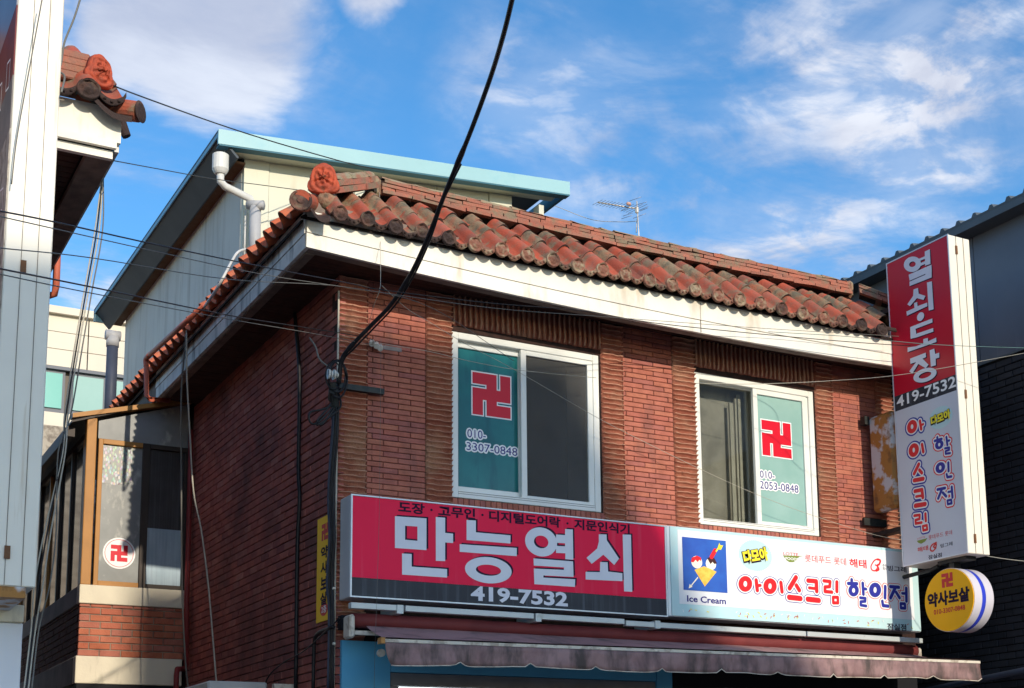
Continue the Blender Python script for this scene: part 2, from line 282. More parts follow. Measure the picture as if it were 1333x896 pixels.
def holo():      # glittering film stuck to the bay glass
    m, n, l, p = nodes('glitter_film')
    g = n.new('ShaderNodeNewGeometry'); v = n.new('ShaderNodeTexVoronoi'); v.inputs['Scale'].default_value = 34
    mp = n.new('ShaderNodeMapping'); mp.inputs['Scale'].default_value = (1.6, 1, .8); mp.inputs['Rotation'].default_value = (0, R(25), 0)
    l.new(g.outputs['Position'], mp.inputs[0]); l.new(mp.outputs[0], v.inputs['Vector'])
    h = n.new('ShaderNodeHueSaturation'); h.inputs['Saturation'].default_value = .5; h.inputs['Value'].default_value = .60; l.new(v.outputs['Color'], h.inputs['Color'])
    c = tmix(n, l, trange(n, l, v.outputs['Distance'], .38, .62), h.outputs[0], (.25, .26, .25)); l.new(c, p.inputs['Base Color'])
    p.inputs['Roughness'].default_value = .3; return m
M['holo'] = holo()

# ------------------------------------------------------------------ geometry helpers
WL = {}                                            # world position of each thing or part
def wl(o): return WL[o.name] if o is not None else Vector((0, 0, 0))
def thing(name, label, cat, loc=(0, 0, 0), group=None, parent=None):
    o = bpy.data.objects.new(name, None); COL.objects.link(o); o.empty_display_size = .2
    o.location = Vector(loc) - wl(parent); o.parent = parent; WL[o.name] = Vector(loc)
    if label: o['label'] = label
    if cat: o['category'] = cat
    if group: o['group'] = group
    return o
def tag(o, label, cat, group=None):
    o['label'] = label; o['category'] = cat
    if group: o['group'] = group
    return o
class MB:
    def __init__(s): s.v = []; s.f = []; s.m = []
    def add(s, vs, fs, mi=0):
        k = len(s.v); s.v += [Vector(a) for a in vs]; s.f += [tuple(i+k for i in f) for f in fs]; s.m += [mi]*len(fs); return s
    def box(s, a, b, mi=0):
        x0, y0, z0 = (min(a[i], b[i]) for i in range(3)); x1, y1, z1 = (max(a[i], b[i]) for i in range(3))
        return s.add([(x0, y0, z0), (x1, y0, z0), (x1, y1, z0), (x0, y1, z0), (x0, y0, z1), (x1, y0, z1), (x1, y1, z1), (x0, y1, z1)],
              [(3, 2, 1, 0), (4, 5, 6, 7), (0, 1, 5, 4), (1, 2, 6, 5), (2, 3, 7, 6), (3, 0, 4, 7)], mi)
    def prism(s, pts, d, mi=0):                     # planar polygon pts swept by vector d
        n = len(pts); d = Vector(d); P = [Vector(p) for p in pts]
        return s.add(P+[p+d for p in P], [tuple(range(n))[::-1], tuple(range(n, 2*n))]+[(i, (i+1) % n, (i+1) % n+n, i+n) for i in range(n)], mi)
    def tube(s, pts, r, n=8, mi=0, cap=True):
        P = [Vector(p) for p in pts]; rs = r if isinstance(r, (list, tuple)) else [r]*len(P); vs = []; fs = []
        up = Vector((0, 0, 1)); prev = None
        for i, p in enumerate(P):
            t = (P[min(i+1, len(P)-1)]-P[max(i-1, 0)]).normalized()
            a = prev if prev is not None else (Vector((1, 0, 0)) if abs(t.z) > .9 else up)
            a = (a - t*a.dot(t)); a = a.normalized() if a.length > 1e-6 else t.orthogonal().normalized(); prev = a; b = t.cross(a)
            for k in range(n):
                th = 2*math.pi*k/n; vs.append(p+(a*math.cos(th)+b*math.sin(th))*rs[i])
        for i in range(len(P)-1):
            for k in range(n): fs.append((i*n+k, i*n+(k+1) % n, (i+1)*n+(k+1) % n, (i+1)*n+k))
        if cap: fs += [tuple(range(n))[::-1], tuple(range((len(P)-1)*n, len(P)*n))]
        return s.add(vs, fs, mi)
    def build(s, name, mats, parent=None, smooth=False, origin=None, bevel=0):
        o = None; me = bpy.data.meshes.new(name); og = Vector(origin) if origin is not None else wl(parent)
        me.from_pydata([v-og for v in s.v], [], s.f)
        for m_ in (mats if isinstance(mats, (list, tuple)) else [mats]): me.materials.append(m_)
        me.polygons.foreach_set('material_index', s.m)
        if smooth: me.polygons.foreach_set('use_smooth', [True]*len(me.polygons))
        if bevel:
            bm = bmesh.new(); bm.from_mesh(me); bmesh.ops.recalc_face_normals(bm, faces=bm.faces)
            bmesh.ops.bevel(bm, geom=[e for e in bm.edges if e.calc_face_angle(0) > .6], offset=bevel, segments=1, affect='EDGES'); bm.to_mesh(me); bm.free()
        me.update(); o = bpy.data.objects.new(name, me); COL.objects.link(o)
        o.parent = parent; o.location = og - wl(parent); WL[o.name] = og
        return o
def boxo(name, a, b, m, parent=None, bevel=0): return MB().box(a, b).build(name, m, parent, bevel=bevel)
def inst(name, me, pos, parent, rot=None, scale=None):
    o = bpy.data.objects.new(name, me); COL.objects.link(o); o.parent = parent; o.location = Vector(pos)-wl(parent)
    if rot is not None: o.rotation_euler = rot
    if scale is not None: o.scale = scale
    return o
def smooth_path(pts, n=8):
    P = [Vector(p) for p in pts]
    if len(P) < 3: return P
    Q = [P[0]*2-P[1]]+P+[P[-1]*2-P[-2]]; o = []
    for i in range(1, len(Q)-2):
        for k in range(n):
            t = k/n; a, b, c, d = Q[i-1], Q[i], Q[i+1], Q[i+2]
            o.append(.5*((2*b)+(c-a)*t+(2*a-5*b+4*c-d)*t*t+(3*b-a-3*c+d)*t**3))
    o.append(P[-1]); return o
def text2d(s, off=0., res=3):
    c = bpy.data.curves.new('t', 'FONT'); c.body = s; c.offset = off; c.resolution_u = res; c.fill_mode = 'FRONT'
    o = bpy.data.objects.new('t', c); COL.objects.link(o)
    dg = bpy.context.evaluated_depsgraph_get(); ev = o.evaluated_get(dg); m = ev.to_mesh()
    vs = [(v.co.x, v.co.y) for v in m.vertices]; fs = [tuple(p.vertices) for p in m.polygons]
    ev.to_mesh_clear(); bpy.data.objects.remove(o); bpy.data.curves.remove(c); return vs, fs
class Plane:                                       # a flat face: origin, u (right), v (up), n (towards the viewer)
    def __init__(s, O, U, V, Nn): s.O, s.U, s.V, s.N = Vector(O), Vector(U), Vector(V), Vector(Nn)
    def P(s, u, v, n=0): return s.O+s.U*u+s.V*v+s.N*n
    def uv(s, px, py):                              # where a point of the photograph lies on this face
        d = ray(px, py); t = (s.O-CAM).dot(s.N)/d.dot(s.N); q = CAM+d*t-s.O; return q.dot(s.U), q.dot(s.V)
def text_on(mb, pl, s, u0_, v0_, u1_, v1_, n, off=0., mi=0, rot=0, grow=0):
    """text fitted to the box u0..u1, v0..v1 of a plane"""
    bv, bf = text2d(s, 0.); xs = [a[0] for a in bv]; ys = [a[1] for a in bv]
    x0, x1, y0, y1 = min(xs), max(xs), min(ys), max(ys)
    vs, fs = (bv, bf) if off == 0 else text2d(s, off)
    sx = (u1_-u0_)/(x1-x0); sy = (v1_-v0_)/(y1-y0); cu, cv = (u0_+u1_)/2, (v0_+v1_)/2; ca, sa = math.cos(rot), math.sin(rot)
    Q = []
    for x, y in vs:
        a = (x-(x0+x1)/2)*sx; b = (y-(y0+y1)/2)*sy
        Q.append(pl.P(cu+a*ca-b*sa, cv+a*sa+b*ca, n))
    mb.add(Q, fs, mi)
def outlined(mb, pl, s_, u0_, v0_, u1_, v1_, w_=.0115):
    """dark characters with a pale edge all round"""
    for k in range(12):
        t = 2*math.pi*k/12; du, dv = w_*math.cos(t), w_*math.sin(t)
        text_on(mb, pl, s_, u0_+du, v0_+dv, u1_+du, v1_+dv, .0030+k*3e-5, .012, 0)
    text_on(mb, pl, s_, u0_, v0_, u1_, v1_, .0055, 0., 1)
def caps(mb, pl, pts, r, n, mi=0, closed=False, seg=10):
    """thick stroke with round ends along 2D points; every piece a hair above the last"""
    k = 0
    pts = list(pts)+([pts[0]] if closed else [])
    for (a, b), (c, d) in zip(pts[:-1], pts[1:]):
        dx, dy = c-a, d-b; ang = math.atan2(dy, dx); Q = []
        for j in range(seg+1): t = ang+math.pi/2+math.pi*j/seg; Q.append(pl.P(a+r*math.cos(t), b+r*math.sin(t), n+k*2e-5))
        for j in range(seg+1): t = ang-math.pi/2+math.pi*j/seg; Q.append(pl.P(c+r*math.cos(t), d+r*math.sin(t), n+k*2e-5))
        mb.add(Q, [tuple(range(len(Q)))], mi); k += 1
def ellipse_pts(cx_, cy_, rx, ry, n=22): return [(cx_+rx*math.cos(2*math.pi*i/n), cy_+ry*math.sin(2*math.pi*i/n)) for i in range(n)]
def ring(mb, pl, cx_, cy_, rx, ry, w_, n, mi=0, seg=32):
    Q = []; 
    for i in range(seg):
        t = 2*math.pi*i/seg
        Q.append(pl.P(cx_+(rx+w_/2)*math.cos(t), cy_+(ry+w_/2)*math.sin(t), n)); Q.append(pl.P(cx_+(rx-w_/2)*math.cos(t), cy_+(ry-w_/2)*math.sin(t), n))
    mb.add(Q, [(2*i, 2*((i+1) % seg), 2*((i+1) % seg)+1, 2*i+1) for i in range(seg)], mi)
def disc(mb, pl, cx_, cy_, rx, ry, n, mi=0, seg=32): mb.add([pl.P(a, b, n) for a, b in ellipse_pts(cx_, cy_, rx, ry, seg)], [tuple(range(seg))], mi)
def rect(mb, pl, u0_, v0_, u1_, v1_, n, mi=0): mb.add([pl.P(u0_, v0_, n), pl.P(u1_, v0_, n), pl.P(u1_, v1_, n), pl.P(u0_, v1_, n)], [(0, 1, 2, 3)], mi)
def poly(mb, pl, pts, n, mi=0): mb.add([pl.P(a, b, n) for a, b in pts], [tuple(range(len(pts)))], mi)
def slab(name, pl, u0_, v0_, u1_, v1_, n0, n1, m, parent, bevel=0):
    mb = MB(); mb.prism([pl.P(u0_, v0_, n0), pl.P(u1_, v0_, n0), pl.P(u1_, v1_, n0), pl.P(u0_, v1_, n0)], pl.N*(n1-n0)); return mb.build(name, m, parent, bevel=bevel)
def manji(mb, pl, cu, cv, sx, sy, n, mi=0, grow=0., b=.27, rot=0):
    """the temple mark: arms bend left at the top, up at the right, right at the bottom, down at the left"""
    g = (1-3*b)/2; e = grow; H = .5
    rs = [(-b/2, -H, b/2, H), (-H, -b/2, -b/2, b/2), (b/2, -b/2, H, b/2),
          (-H, H-b, -b/2, H), (b/2, -H, H, -H+b), (H-b, b/2, H, H), (-H, -H, -H+b, -b/2)]
    for k, (x0, y0, x1, y1) in enumerate(rs): rect(mb, pl, cu+x0*sx-e, cv+y0*sy-e, cu+x1*sx+e, cv+y1*sy+e, n+k*2e-5, mi)
def pipe(name, pts, r, m, parent=None, n=8, sm=0):
    P = smooth_path(pts, sm) if sm else [Vector(p) for p in pts]
    return MB().tube(P, r, n).build(name, m, parent, smooth=True, origin=P[0] if parent is None else None)
def struct(o): o['kind'] = 'structure'; return o

# ------------------------------------------------------------------ ground
struct(boxo('ground', (-300, -300, -1), (300, 300, -.004), M['paving']))
struct(boxo('road', (-150, -14, -.02), (150, 4.0, 0.0), M['asphalt']))
struct(boxo('pavement', (-150, 4.0, -.02), (150, 9.6, .13), M['paving']))

# ================================================================== MAIN BUILDING
B = thing('brick_building', 'two storey red brick shop building with orange tiled eaves and two upstairs windows', 'building', (3.75, 10, 0))
X0, XR, YS = 3.75, 9.62, 14.2                       # corner, right end of the front, far end of the side wall
W1 = dict(x0=4.72, x1=6.125, z0=4.05, z1=5.44); W2 = dict(x0=7.12, x1=8.50, z0=4.04, z1=5.44)
ZB, ZT = 2.86, 5.80
fwm = MB()
for a in ((X0, W1['x0'], ZB, ZT), (W1['x1'], W2['x0'], ZB, ZT), (W2['x1'], XR, ZB, ZT), (W1['x0'], W1['x1'], ZB, W1['z0']), (W1['x0'], W1['x1'], W1['z1'], ZT), (W2['x0'], W2['x1'], ZB, W2['z0']), (W2['x0'], W2['x1'], W2['z1'], ZT)):
    fwm.box((a[0], 10.012, a[2]), (a[1], 10.16, a[3]))
FW = fwm.build('front_wall', M['mortar_dark'], B)
swm = MB().box((X0+.012, 10.165, 0), (X0+.2, YS+3, ZT)); SW = swm.build('side_wall', M['mortar_side'], B)
boxo('rear_wall', (X0+.21, 17.2, 0), (XR, 17.4, 7.0), M['mortar_side'], B)
boxo('east_wall', (XR-.2, 10.17, 0), (XR, 17.19, ZT), M['mortar_side'], B)
boxo('roof_deck', (X0+.3, 10.3, 5.86), (XR-.1, 17.1, 5.98), M['under'], B)

# brick meshes (front at local y = 0, body behind)
def brick_mesh(name, Lx, H, D, m, cham=.004, jag=0):
    mb = MB(); c = cham
    vs = [(0, c, 0), (Lx, c, 0), (Lx, c, H), (0, c, H), (c, 0, c), (Lx-c, 0, c), (Lx-c, 0, H-c), (c, 0, H-c), (0, D, 0), (Lx, D, 0), (Lx, D, H), (0, D, H)]
    vs = [Vector(v)+Vector((random.uniform(-jag, jag), 0, random.uniform(-jag, jag))) if i > 3 and i < 8 else Vector(v) for i, v in enumerate(vs)]
    mb.add(vs, [(4, 5, 6, 7), (0, 1, 5, 4), (1, 2, 6, 5), (2, 3, 7, 6), (3, 0, 4, 7), (8, 9, 1, 0), (9, 10, 2, 1), (10, 11, 3, 2), (11, 8, 0, 3)])
    me = bpy.data.meshes.new(name); me.from_pydata(mb.v, [], mb.f); me.materials.append(m); return me
def fluted_mesh(name, Lx, H, D, m, seed, seg=12):
    """rough rounded lip that wanders along its length"""
    rr = random.Random(seed); prof = [(.0, D), (.0, .010), (.12, .006), (.42, .001), (.64, -.012), (.78, -.026), (.90, -.028), (.96, -.010), (.985, D)]
    mb = MB(); ph = rr.random()*6; vs = []
    for i in range(seg+1):
        t = i/seg; wob = math.sin(ph+t*9)*.12+math.sin(ph*2+t*17)*.07
        for (z, y) in prof:
            lip = max(0, (z-.35))*(1 if z < .98 else .4)
            vs.append((t*Lx, y+(rr.uniform(-.0025, .0025) if y < 0 else 0), (z-(wob*lip if z < .97 else 0))*H if z < .97 else z*H))
    k = len(prof)
    fs = [(i*k+j, (i+1)*k+j, (i+1)*k+j+1, i*k+j+1) for i in range(seg) for j in range(k-1)]
    mb.add(vs, fs+[tuple(range(k)), tuple(range(seg*k, (seg+1)*k))[::-1]])
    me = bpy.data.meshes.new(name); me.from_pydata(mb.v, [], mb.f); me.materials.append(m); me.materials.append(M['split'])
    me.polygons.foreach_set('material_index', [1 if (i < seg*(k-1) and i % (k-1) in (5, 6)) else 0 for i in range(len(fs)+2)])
    me.polygons.foreach_set('use_smooth', [True]*len(me.polygons)); return me
PF = .0441                                           # front course height
BR = {}
def get_brick(kind, Lx, H, D, m):
    key = (kind, round(Lx, 3), round(H, 3))
    if key not in BR: BR[key] = brick_mesh(kind, Lx, H, D, m)
    return BR[key]
# flat facing bricks
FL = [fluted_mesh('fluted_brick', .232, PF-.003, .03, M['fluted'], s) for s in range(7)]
ncourse = int((ZT-ZB)/PF)
count_f = 0; stuff = MB()
def front_panel(xa, xb, patt):
    global count_f
    for c in range(ncourse):
        z = ZB+c*PF
        if z < 3.20: continue
        cuts = patt[c % len(patt)]; xs = [xa]+[xa+q for q in cuts if xa+q < xb-.03]+[xb]
        for a, b in zip(xs[:-1], xs[1:]):
            Lx = b-a-.005; H = PF-.0045
            if z > 3.93 and z < 5.78 and count_f < 296:
                count_f += 1; me = get_brick('facing_brick', round(Lx, 3), H, .03, M['facing'])
                inst('facing_brick', me, (a+.0025, 10-.001+random.uniform(-.0015, .0015), z), FW)
            else: stuff.box((a+.0025, 10.0, z), (b-.0025, 10.03, z+H))
def fl_col(xa, xb):
    for c in range(ncourse):
        z = ZB+c*PF
        if z < 3.9 and xa > X0+.1: continue
        if z > ZT-.01: continue
        inst('fluted_brick', random.choice(FL), (xa, 10.0, z), FW, scale=((xb-xa)/.232, 1, 1))
CA, CB = 3.985, 4.484
front_panel(CA, CB, [(.045, .265), (.14, .37), (.045, .265), (.14, .37)])
front_panel(6.352, 6.872, [(.10, .32), (.21, .43), (.10, .32), (.02+.01, .25, .47)])
front_panel(8.716, 9.255, [(.09, .31), (.20, .42), (.09, .31), (.13, .35)])
stuff.build('brick_mass', M['facing'], FW)['kind'] = 'stuff'
for a, b in ((X0, CA-.004), (CB+.004, 4.715), (6.135, 6.348), (6.876, 7.115), (8.506, 8.712), (9.259, 9.475)): fl_col(a, b)
# soldier courses: upright fluted bricks over the windows, upright bricks under them
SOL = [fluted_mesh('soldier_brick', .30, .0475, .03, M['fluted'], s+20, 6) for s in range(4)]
for W in (W1, W2):
    n = int((W['x1']-W['x0']+.01)/.0495)
    for i in range(n+1):
        x = W['x0']-.0+i*.0495
        if x > W['x1']: break
        inst('soldier_brick', random.choice(SOL), (x+.0475, 9.999+random.uniform(-.002, .002), 5.487+random.uniform(-.003, .003)), FW, rot=(0, -math.pi/2, 0))
    for i in range(n+1):
        x = W['x0']+i*.0495
        if x+.045 > W['x1']+.03: break
        inst('sill_brick', get_brick('sill_brick', .045, .078, .14, M['facing']), (x, 9.998+random.uniform(-.002, .003), W['z0']-.084), FW)
    rv_ = MB()                                      # brick reveal at the right jamb
    k = 0; z = W['z0']
    while z < W['z1']-.03:
        rv_.box((W['x1']-.002, 10.032, z+.002), (W['x1']+.012, 10.092 if k % 2 else 10.06, z+PF-.004)); 
        if not k % 2: rv_.box((W['x1']-.002, 10.065, z+.002), (W['x1']+.012, 10.12, z+PF-.004))
        z += PF; k += 1
    r_ = rv_.build('reveal_brick', M['facing'], FW); r_['kind'] = 'stuff'
    boxo('lintel', (W['x0']+.003, 10.02, W['z1']+.003), (W['x1']-.003, 10.14, 5.4865), M['lintel'], FW)
# mortar patch and wall anchor hole near the corner
mb = MB(); pc = onY(503, 447, 9.995)
mb.box((pc.x-.1, 9.993, 5.182), (pc.x+.13, 10.0, 5.215)); mb.build('mortar_patch', M['lintel'], FW)

# side wall bricks: English-like running bond, 300 nearest as objects
PS = .0670; LB = .205
cand = []
for c in range(int((ZT-2.2)/PS)):
    z = 2.2+c*PS; y = 10.0+(.0 if c % 2 else -.1)
    while y < YS:
        a = max(y, 10.0); b = min(y+LB-.008, YS)
        if b-a > .03: cand.append((a, b, z))
        y += LB
def side_score(q):
    v = Vector((X0, (q[0]+q[1])/2, q[2]))-CAM; d = v.dot(fw)
    px = PPX+FPX*v.dot(rv)/d; py = PPY-FPX*v.dot(uv)/d
    if px > 438 or py > 905 or q[2] > 5.66: return 1e9
    return v.length + .9*(q[0]-10)
cand.sort(key=side_score)
st = MB()
for i, (a, b, z) in enumerate(cand):
    jx = random.uniform(-.003, .002)
    if i < 298:
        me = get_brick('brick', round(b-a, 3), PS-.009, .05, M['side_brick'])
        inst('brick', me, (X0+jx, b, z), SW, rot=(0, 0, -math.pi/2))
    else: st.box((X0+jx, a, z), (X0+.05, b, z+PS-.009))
st.build('brick_mass', M['side_brick'], SW)['kind'] = 'stuff'
# the far part of the side wall, hidden by the bay
boxo('corner_flashing', (X0-.016, 9.988, 2.2), (X0-.004, 10.002, 5.6), M['pale_cable'], B)

# ------------------------------------------------------------------ eaves
def zsag(x): t = (x-3.31)/(9.93-3.31); return 5.712-.30*t*(1-t)*1.0+(-.045)*t   # lower edge of the front fascia
XF, YF, XE, YE = 3.31, 9.53, 9.93, 14.0
fm = MB(); eg = MB(); gr = MB(); nseg = 24; H1 = .115; H2 = .285
for i in range(nseg):
    xa = XF+(XE-XF)*i/nseg; xb = XF+(XE-XF)*(i+1)/nseg; za, zb = zsag(xa), zsag(xb)
    def quad(mb, y, a0, a1):
        mb.add([(xa, y, za+a0), (xb, y, zb+a0), (xb, y, zb+a1), (xa, y, za+a1), (xa, y+.03, za+a0), (xb, y+.03, zb+a0), (xb, y+.03, zb+a1), (xa, y+.03, za+a1)],
               [(0, 1, 2, 3), (7, 6, 5, 4), (0, 4, 5, 1), (3, 2, 6, 7)])
    quad(fm, YF, 0, H1-.004); quad(fm, YF-.006, H1+.001, H2)
    eg.add([(xa+(0.03 if i == 0 else 0), YF+.031, za-.001), (xb, YF+.031, zb-.001), (xb, YF+.10, zb-.004), (xa+(.03 if i == 0 else 0), YF+.10, za-.004), (xa, YF+.10, za+.03), (xb, YF+.10, zb+.03)], [(3, 2, 1, 0), (4, 5, 2, 3)])
pk = MB()
for i in range(nseg):
    xa = XF+(XE-XF)*i/nseg; xb = XF+(XE-XF)*(i+1)/nseg; za, zb = zsag(xa)+H2-.02, zsag(xb)+H2-.02
    pk.add([(xa, YF+.031, za), (xb, YF+.031, zb), (xb, YF+.031, zb+.12), (xa, YF+.031, za+.12)], [(0, 1, 2, 3)]); pk.add([(xa, YF+.08, za), (xb, YF+.08, zb), (xb, YF+.08, zb+.12), (xa, YF+.08, za+.12)], [(3, 2, 1, 0)])
FA = thing('fascia', None, None, (XF, YF, 5.7), parent=B)
for xj in (6.86,):
    zj = zsag(xj); boxo('board_joint', (xj, YF-.0075, zj+.004), (xj+.004, YF-.0005, zj+H2-.01), M['fascia_edge'], FA)
fm.build('fascia_board', M['fascia'], FA); pk.build('eave_closer', M['fascia_edge'], FA)
eg.build('board_edge', M['fascia_edge'], FA)
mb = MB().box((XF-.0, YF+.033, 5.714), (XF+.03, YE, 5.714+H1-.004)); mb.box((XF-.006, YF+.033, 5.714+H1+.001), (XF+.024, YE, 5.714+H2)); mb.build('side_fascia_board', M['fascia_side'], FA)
MB().box((XF+.031, YF+.101, 5.70), (XF+.10, YE, 5.73)).build('board_edge', M['fascia_edge'], FA)
sf = MB()                                          # soffit slats
y = YF+.11
while y < 10.0: sf.box((XF+.11, y, 5.735+random.uniform(-.002, .002)), (XE, y+.058, 5.76)); y += .062
y = 10.02
while y < YE: sf.box((XF+.11, y, 5.735+random.uniform(-.002, .002)), (X0+.02, y+.058, 5.76)); y += .062
sfo = sf.build('soffit_slats', M['soffit'], FA); sfo['kind'] = 'stuff'
boxo('soffit_board', (XF+.03, YF+.03, 5.763), (XE, YE, 5.79), M['under'], FA)

# ------------------------------------------------------------------ tiled roof
RF = thing('roof', None, None, (XF, YF, 5.94), parent=B)
SL = math.atan(.852); cs, sn = math.cos(SL), math.sin(SL)
PIT = .2362; RR = .068
def tz(x):                                         # smooth S wave: narrow roll, broader pan
    c = math.cos(2*math.pi*x/PIT); return .004+(.058*c**.62 if c > 0 else -.032*(-c)**.9)
def tile_profile(n=24):
    return [(-.075+(PIT+.012)*i/n, tz(-.075+(PIT+.012)*i/n)) for i in range(n+1)]
def tile_mesh(name, eave, seed=0, tm='tile', only=False):
    """an S tile: roll and pan; local x along the eave, local y up the slope, local z off the slope. the eave kind has a round end and a pan lip"""
    rr = random.Random(seed); mb = MB(); pr = tile_profile(); pr = pr[:15] if only else pr; T = .013; LN = .335; k = len(pr); ny = 3
    for lay in (0, 1):
        vs = []
        for j in range(ny+1):
            y = LN*j/ny; dz = .014*(1-j/ny)*(0 if eave else 1)
            sc = 1.0+.06*(1-j/ny)
            for x, z in pr: vs.append((x, y, (z if z < 0 else z*sc)+dz-.006*y/LN-T*lay+rr.uniform(-.0012, .0012)))
        fs = [(j*k+i, j*k+i+1, (j+1)*k+i+1, (j+1)*k+i) for j in range(ny) for i in range(k-1)]
        if lay: fs = [f[::-1] for f in fs]
        mb.add(vs, fs)
    o = k*(ny+1)
    mb.add([mb.v[i] for i in range(k)]+[mb.v[o+i] for i in range(k)], [(i, k+i, k+i+1, i+1) for i in range(k-1)], 1)
    if eave:
        # vertical-plane pieces: rotate slope frame so that the cap faces straight out
        def vpt(x, out_, up): # out_ horizontally outward, up vertically, in tile local coords
            return (x, -out_*cs+up*sn, out_*sn*1.0+up*cs)
        n = 20; rad = .0615; rings = [(1., .0), (1., .026), (.86, .030), (.80, .022), (.55, .022), (.50, .030), (.30, .027), (.22, .034), (.0001, .036)]
        vs = []
        for q, (rr_, dd) in enumerate(rings):
            for i in range(n):
                t = 2*math.pi*i/n; pet = .006*math.cos(5*t) if 3 <= q <= 5 else 0
                vs.append(vpt(math.cos(t)*rad*rr_, dd+pet, math.sin(t)*rad*rr_-.006))
        mb.add(vs, [(q*n+i, q*n+(i+1) % n, (q+1)*n+(i+1) % n, (q+1)*n+i) for q in range(len(rings)-1) for i in range(n)], 1)
        m = 1 if only else 10; vs = []              # pan lip
        for i in range(m+1):
            t = i/m; x = .045+t*(PIT-.09); zt_ = tz(x)+.002; bot = zt_-.036-.008*math.sin(math.pi*t)
            vs += [vpt(x, .004, zt_), vpt(x, .012, bot), vpt(x, -.006, bot), vpt(x, -.012, zt_-.004)]
        mb.add(vs, [f for i in range(m) for f in ((4*i, 4*i+4, 4*i+5, 4*i+1), (4*i+1, 4*i+5, 4*i+6, 4*i+2), (4*i+2, 4*i+6, 4*i+7, 4*i+3))], 1)
        for i in range(0 if only else 3):            # relief on the lip
            t = .25+.25*i; x = .045+t*(PIT-.09); mb.box(vpt(x-.007, .012, tz(x)-.030), vpt(x+.007, .017, tz(x)-.010), 1)
    me = bpy.data.meshes.new(name); me.from_pydata(mb.v, [], mb.f); me.materials.append(M[tm]); me.materials.append(M['tile_end'])
    me.polygons.foreach_set('material_index', mb.m)
    me.polygons.foreach_set('use_smooth', [len(f) == 4 for f in mb.f]); me.update(); return me
TE = [tile_mesh('eave_tile', True, s) for s in range(4)]; TL = tile_mesh('eave_tile', True, 77, 'tile', True); TT = [tile_mesh('roof_tile', False, s+9) for s in range(5)]; TS = [tile_mesh('open_eave_tile', False, s+50, 'tile_side') for s in range(4)]; TM = [tile_mesh('roof_tile', False, s+29, 'tile_mossy') for s in range(4)]
def ztile(x): t = (x-3.3)/6.6; return 5.981-.045*t+.03*max(0, 1-abs(t-0)*6)*.5
YT = 9.45
def tile_x(i):
    K = ((0, 3.532), (5, 4.648), (13, 6.513), (23, 8.863), (27, 9.80))
    for (i0, a0), (i1, a1) in zip(K[:-1], K[1:]):
        if i <= i1 or i1 == 27: return a0+(a1-a0)*(i-i0)/(i1-i0)
ncol = 27
for i in range(ncol):
    x = tile_x(i); pw = (tile_x(i+1)-x)/PIT
    for row in range(3):
        s = .295*row - (0 if row == 0 else .02) - (.03 if row == 2 else 0)
        if i == 0 and row > 1: continue
        if row == 0 and 9.0 < x < 9.42: continue
        if i == ncol-1 and row > 2: continue
        jz = random.uniform(-.006, .006); js = random.uniform(-.018, .016)
        inst('eave_tile' if row == 0 else 'roof_tile', TL if (row == 0 and i == 23) else random.choice(TE if row == 0 else (TM if random.random() < (.85 if row == 1 else .35) else TT)),
             (x+random.uniform(-.004, .004), YT+(s+js)*cs, ztile(x)+(s+js)*sn-.012*row+jz), RF,
             rot=(SL+random.uniform(-.03, .03), random.uniform(-.05, .05), random.uniform(-.03, .03)), scale=(pw, .56 if row == 2 else 1, 1))
# left eave: tiles facing -x, seen from their ends
XT = 3.205; nl = 30
PL = .2005
for i in range(nl):
    y = 9.72+i*PL
    for row in range(3):
        s = .295*row-(0 if row == 0 else .02)
        if row and i < 2*row: continue
        rot = Matrix.Rotation(-math.pi/2, 4, 'Z') @ Matrix.Rotation(SL, 4, 'X')
        z = 5.965
        inst('roof_tile', random.choice(TS if row == 0 else TT), (XT+.010+s*cs+random.uniform(-.012, .006), y+.0, z+s*sn+random.uniform(-.004, .004)), RF,
             rot=(rot @ Matrix.Rotation(random.uniform(-.02, .02), 4, 'Y')).to_euler(), scale=(PL/PIT, 1, 1))
# underlay beneath the tiles
mb = MB(); d_ = .05
zb_ = 5.955
mb.prism([(XT+.05, YT+.06, zb_-.02), (XE, YT+.06, zb_-.06), (XE-.62, YT+.68, zb_+.52-.05), (XT+.68, YT+.68, zb_+.52)], (0, 0, -.02))
mb.prism([(XT+.06, YT+.1, zb_-.04), (XT+.68, YT+.72, zb_+.50), (XT+.68, 15.6, zb_+.50), (XT+.06, 15.6, zb_-.04)], (0, 0, -.02))
mb.build('underlay', M['under'], RF)
# dark packing between the side tiles and the side fascia
MB().box((XF+.002, YF+.1, 5.985), (XF+.03, 15.6, 6.03)).build('eave_packing', M['under'], RF)
MB().box((XF+.0, YE+.005, 5.72), (XF+.03, 15.6, 5.99)).build('side_fascia_board', M['fascia_edge'], FA)
# corner tile pointing out along the hip
mb = MB(); n = 20; cpos = Vector((3.245, 9.32, 5.975)); dirh = Vector((1, 1, .80)).normalized(); side = Vector((1, -1, 0)).normalized(); upv = side.cross(dirh)
if upv.z < 0: upv = -upv
cor = onY(390, 262, 9.34); cpos = Vector((cor.x+.005, 9.33, cor.z)); od = Vector((-.35, -.93, 0)).normalized(); ax = -od+Vector((0.2, 0, .42)); ax.normalize()
pts = [cpos+ax*t for t in (0, .1, .22, .36)]
mb.tube(pts, [.078, .074, .072, .07], n)
oe = mb.build('corner_tile', M['tile'], RF, smooth=False)
mb = MB(); rings = [(1., 0), (1.06, .012), (1.0, .02), (.82, .02), (.76, .010), (.4, .014), (.3, .022), (.001, .022)]; vs = []; s1 = Vector((0, 0, 1)).cross(od).normalized()
for rr_, dd in rings:
    for i in range(n): t = 2*math.pi*i/n; vs.append(cpos+s1*(math.cos(t)*.078*rr_)+Vector((0, 0, 1))*(math.sin(t)*.078*rr_)+od*dd)
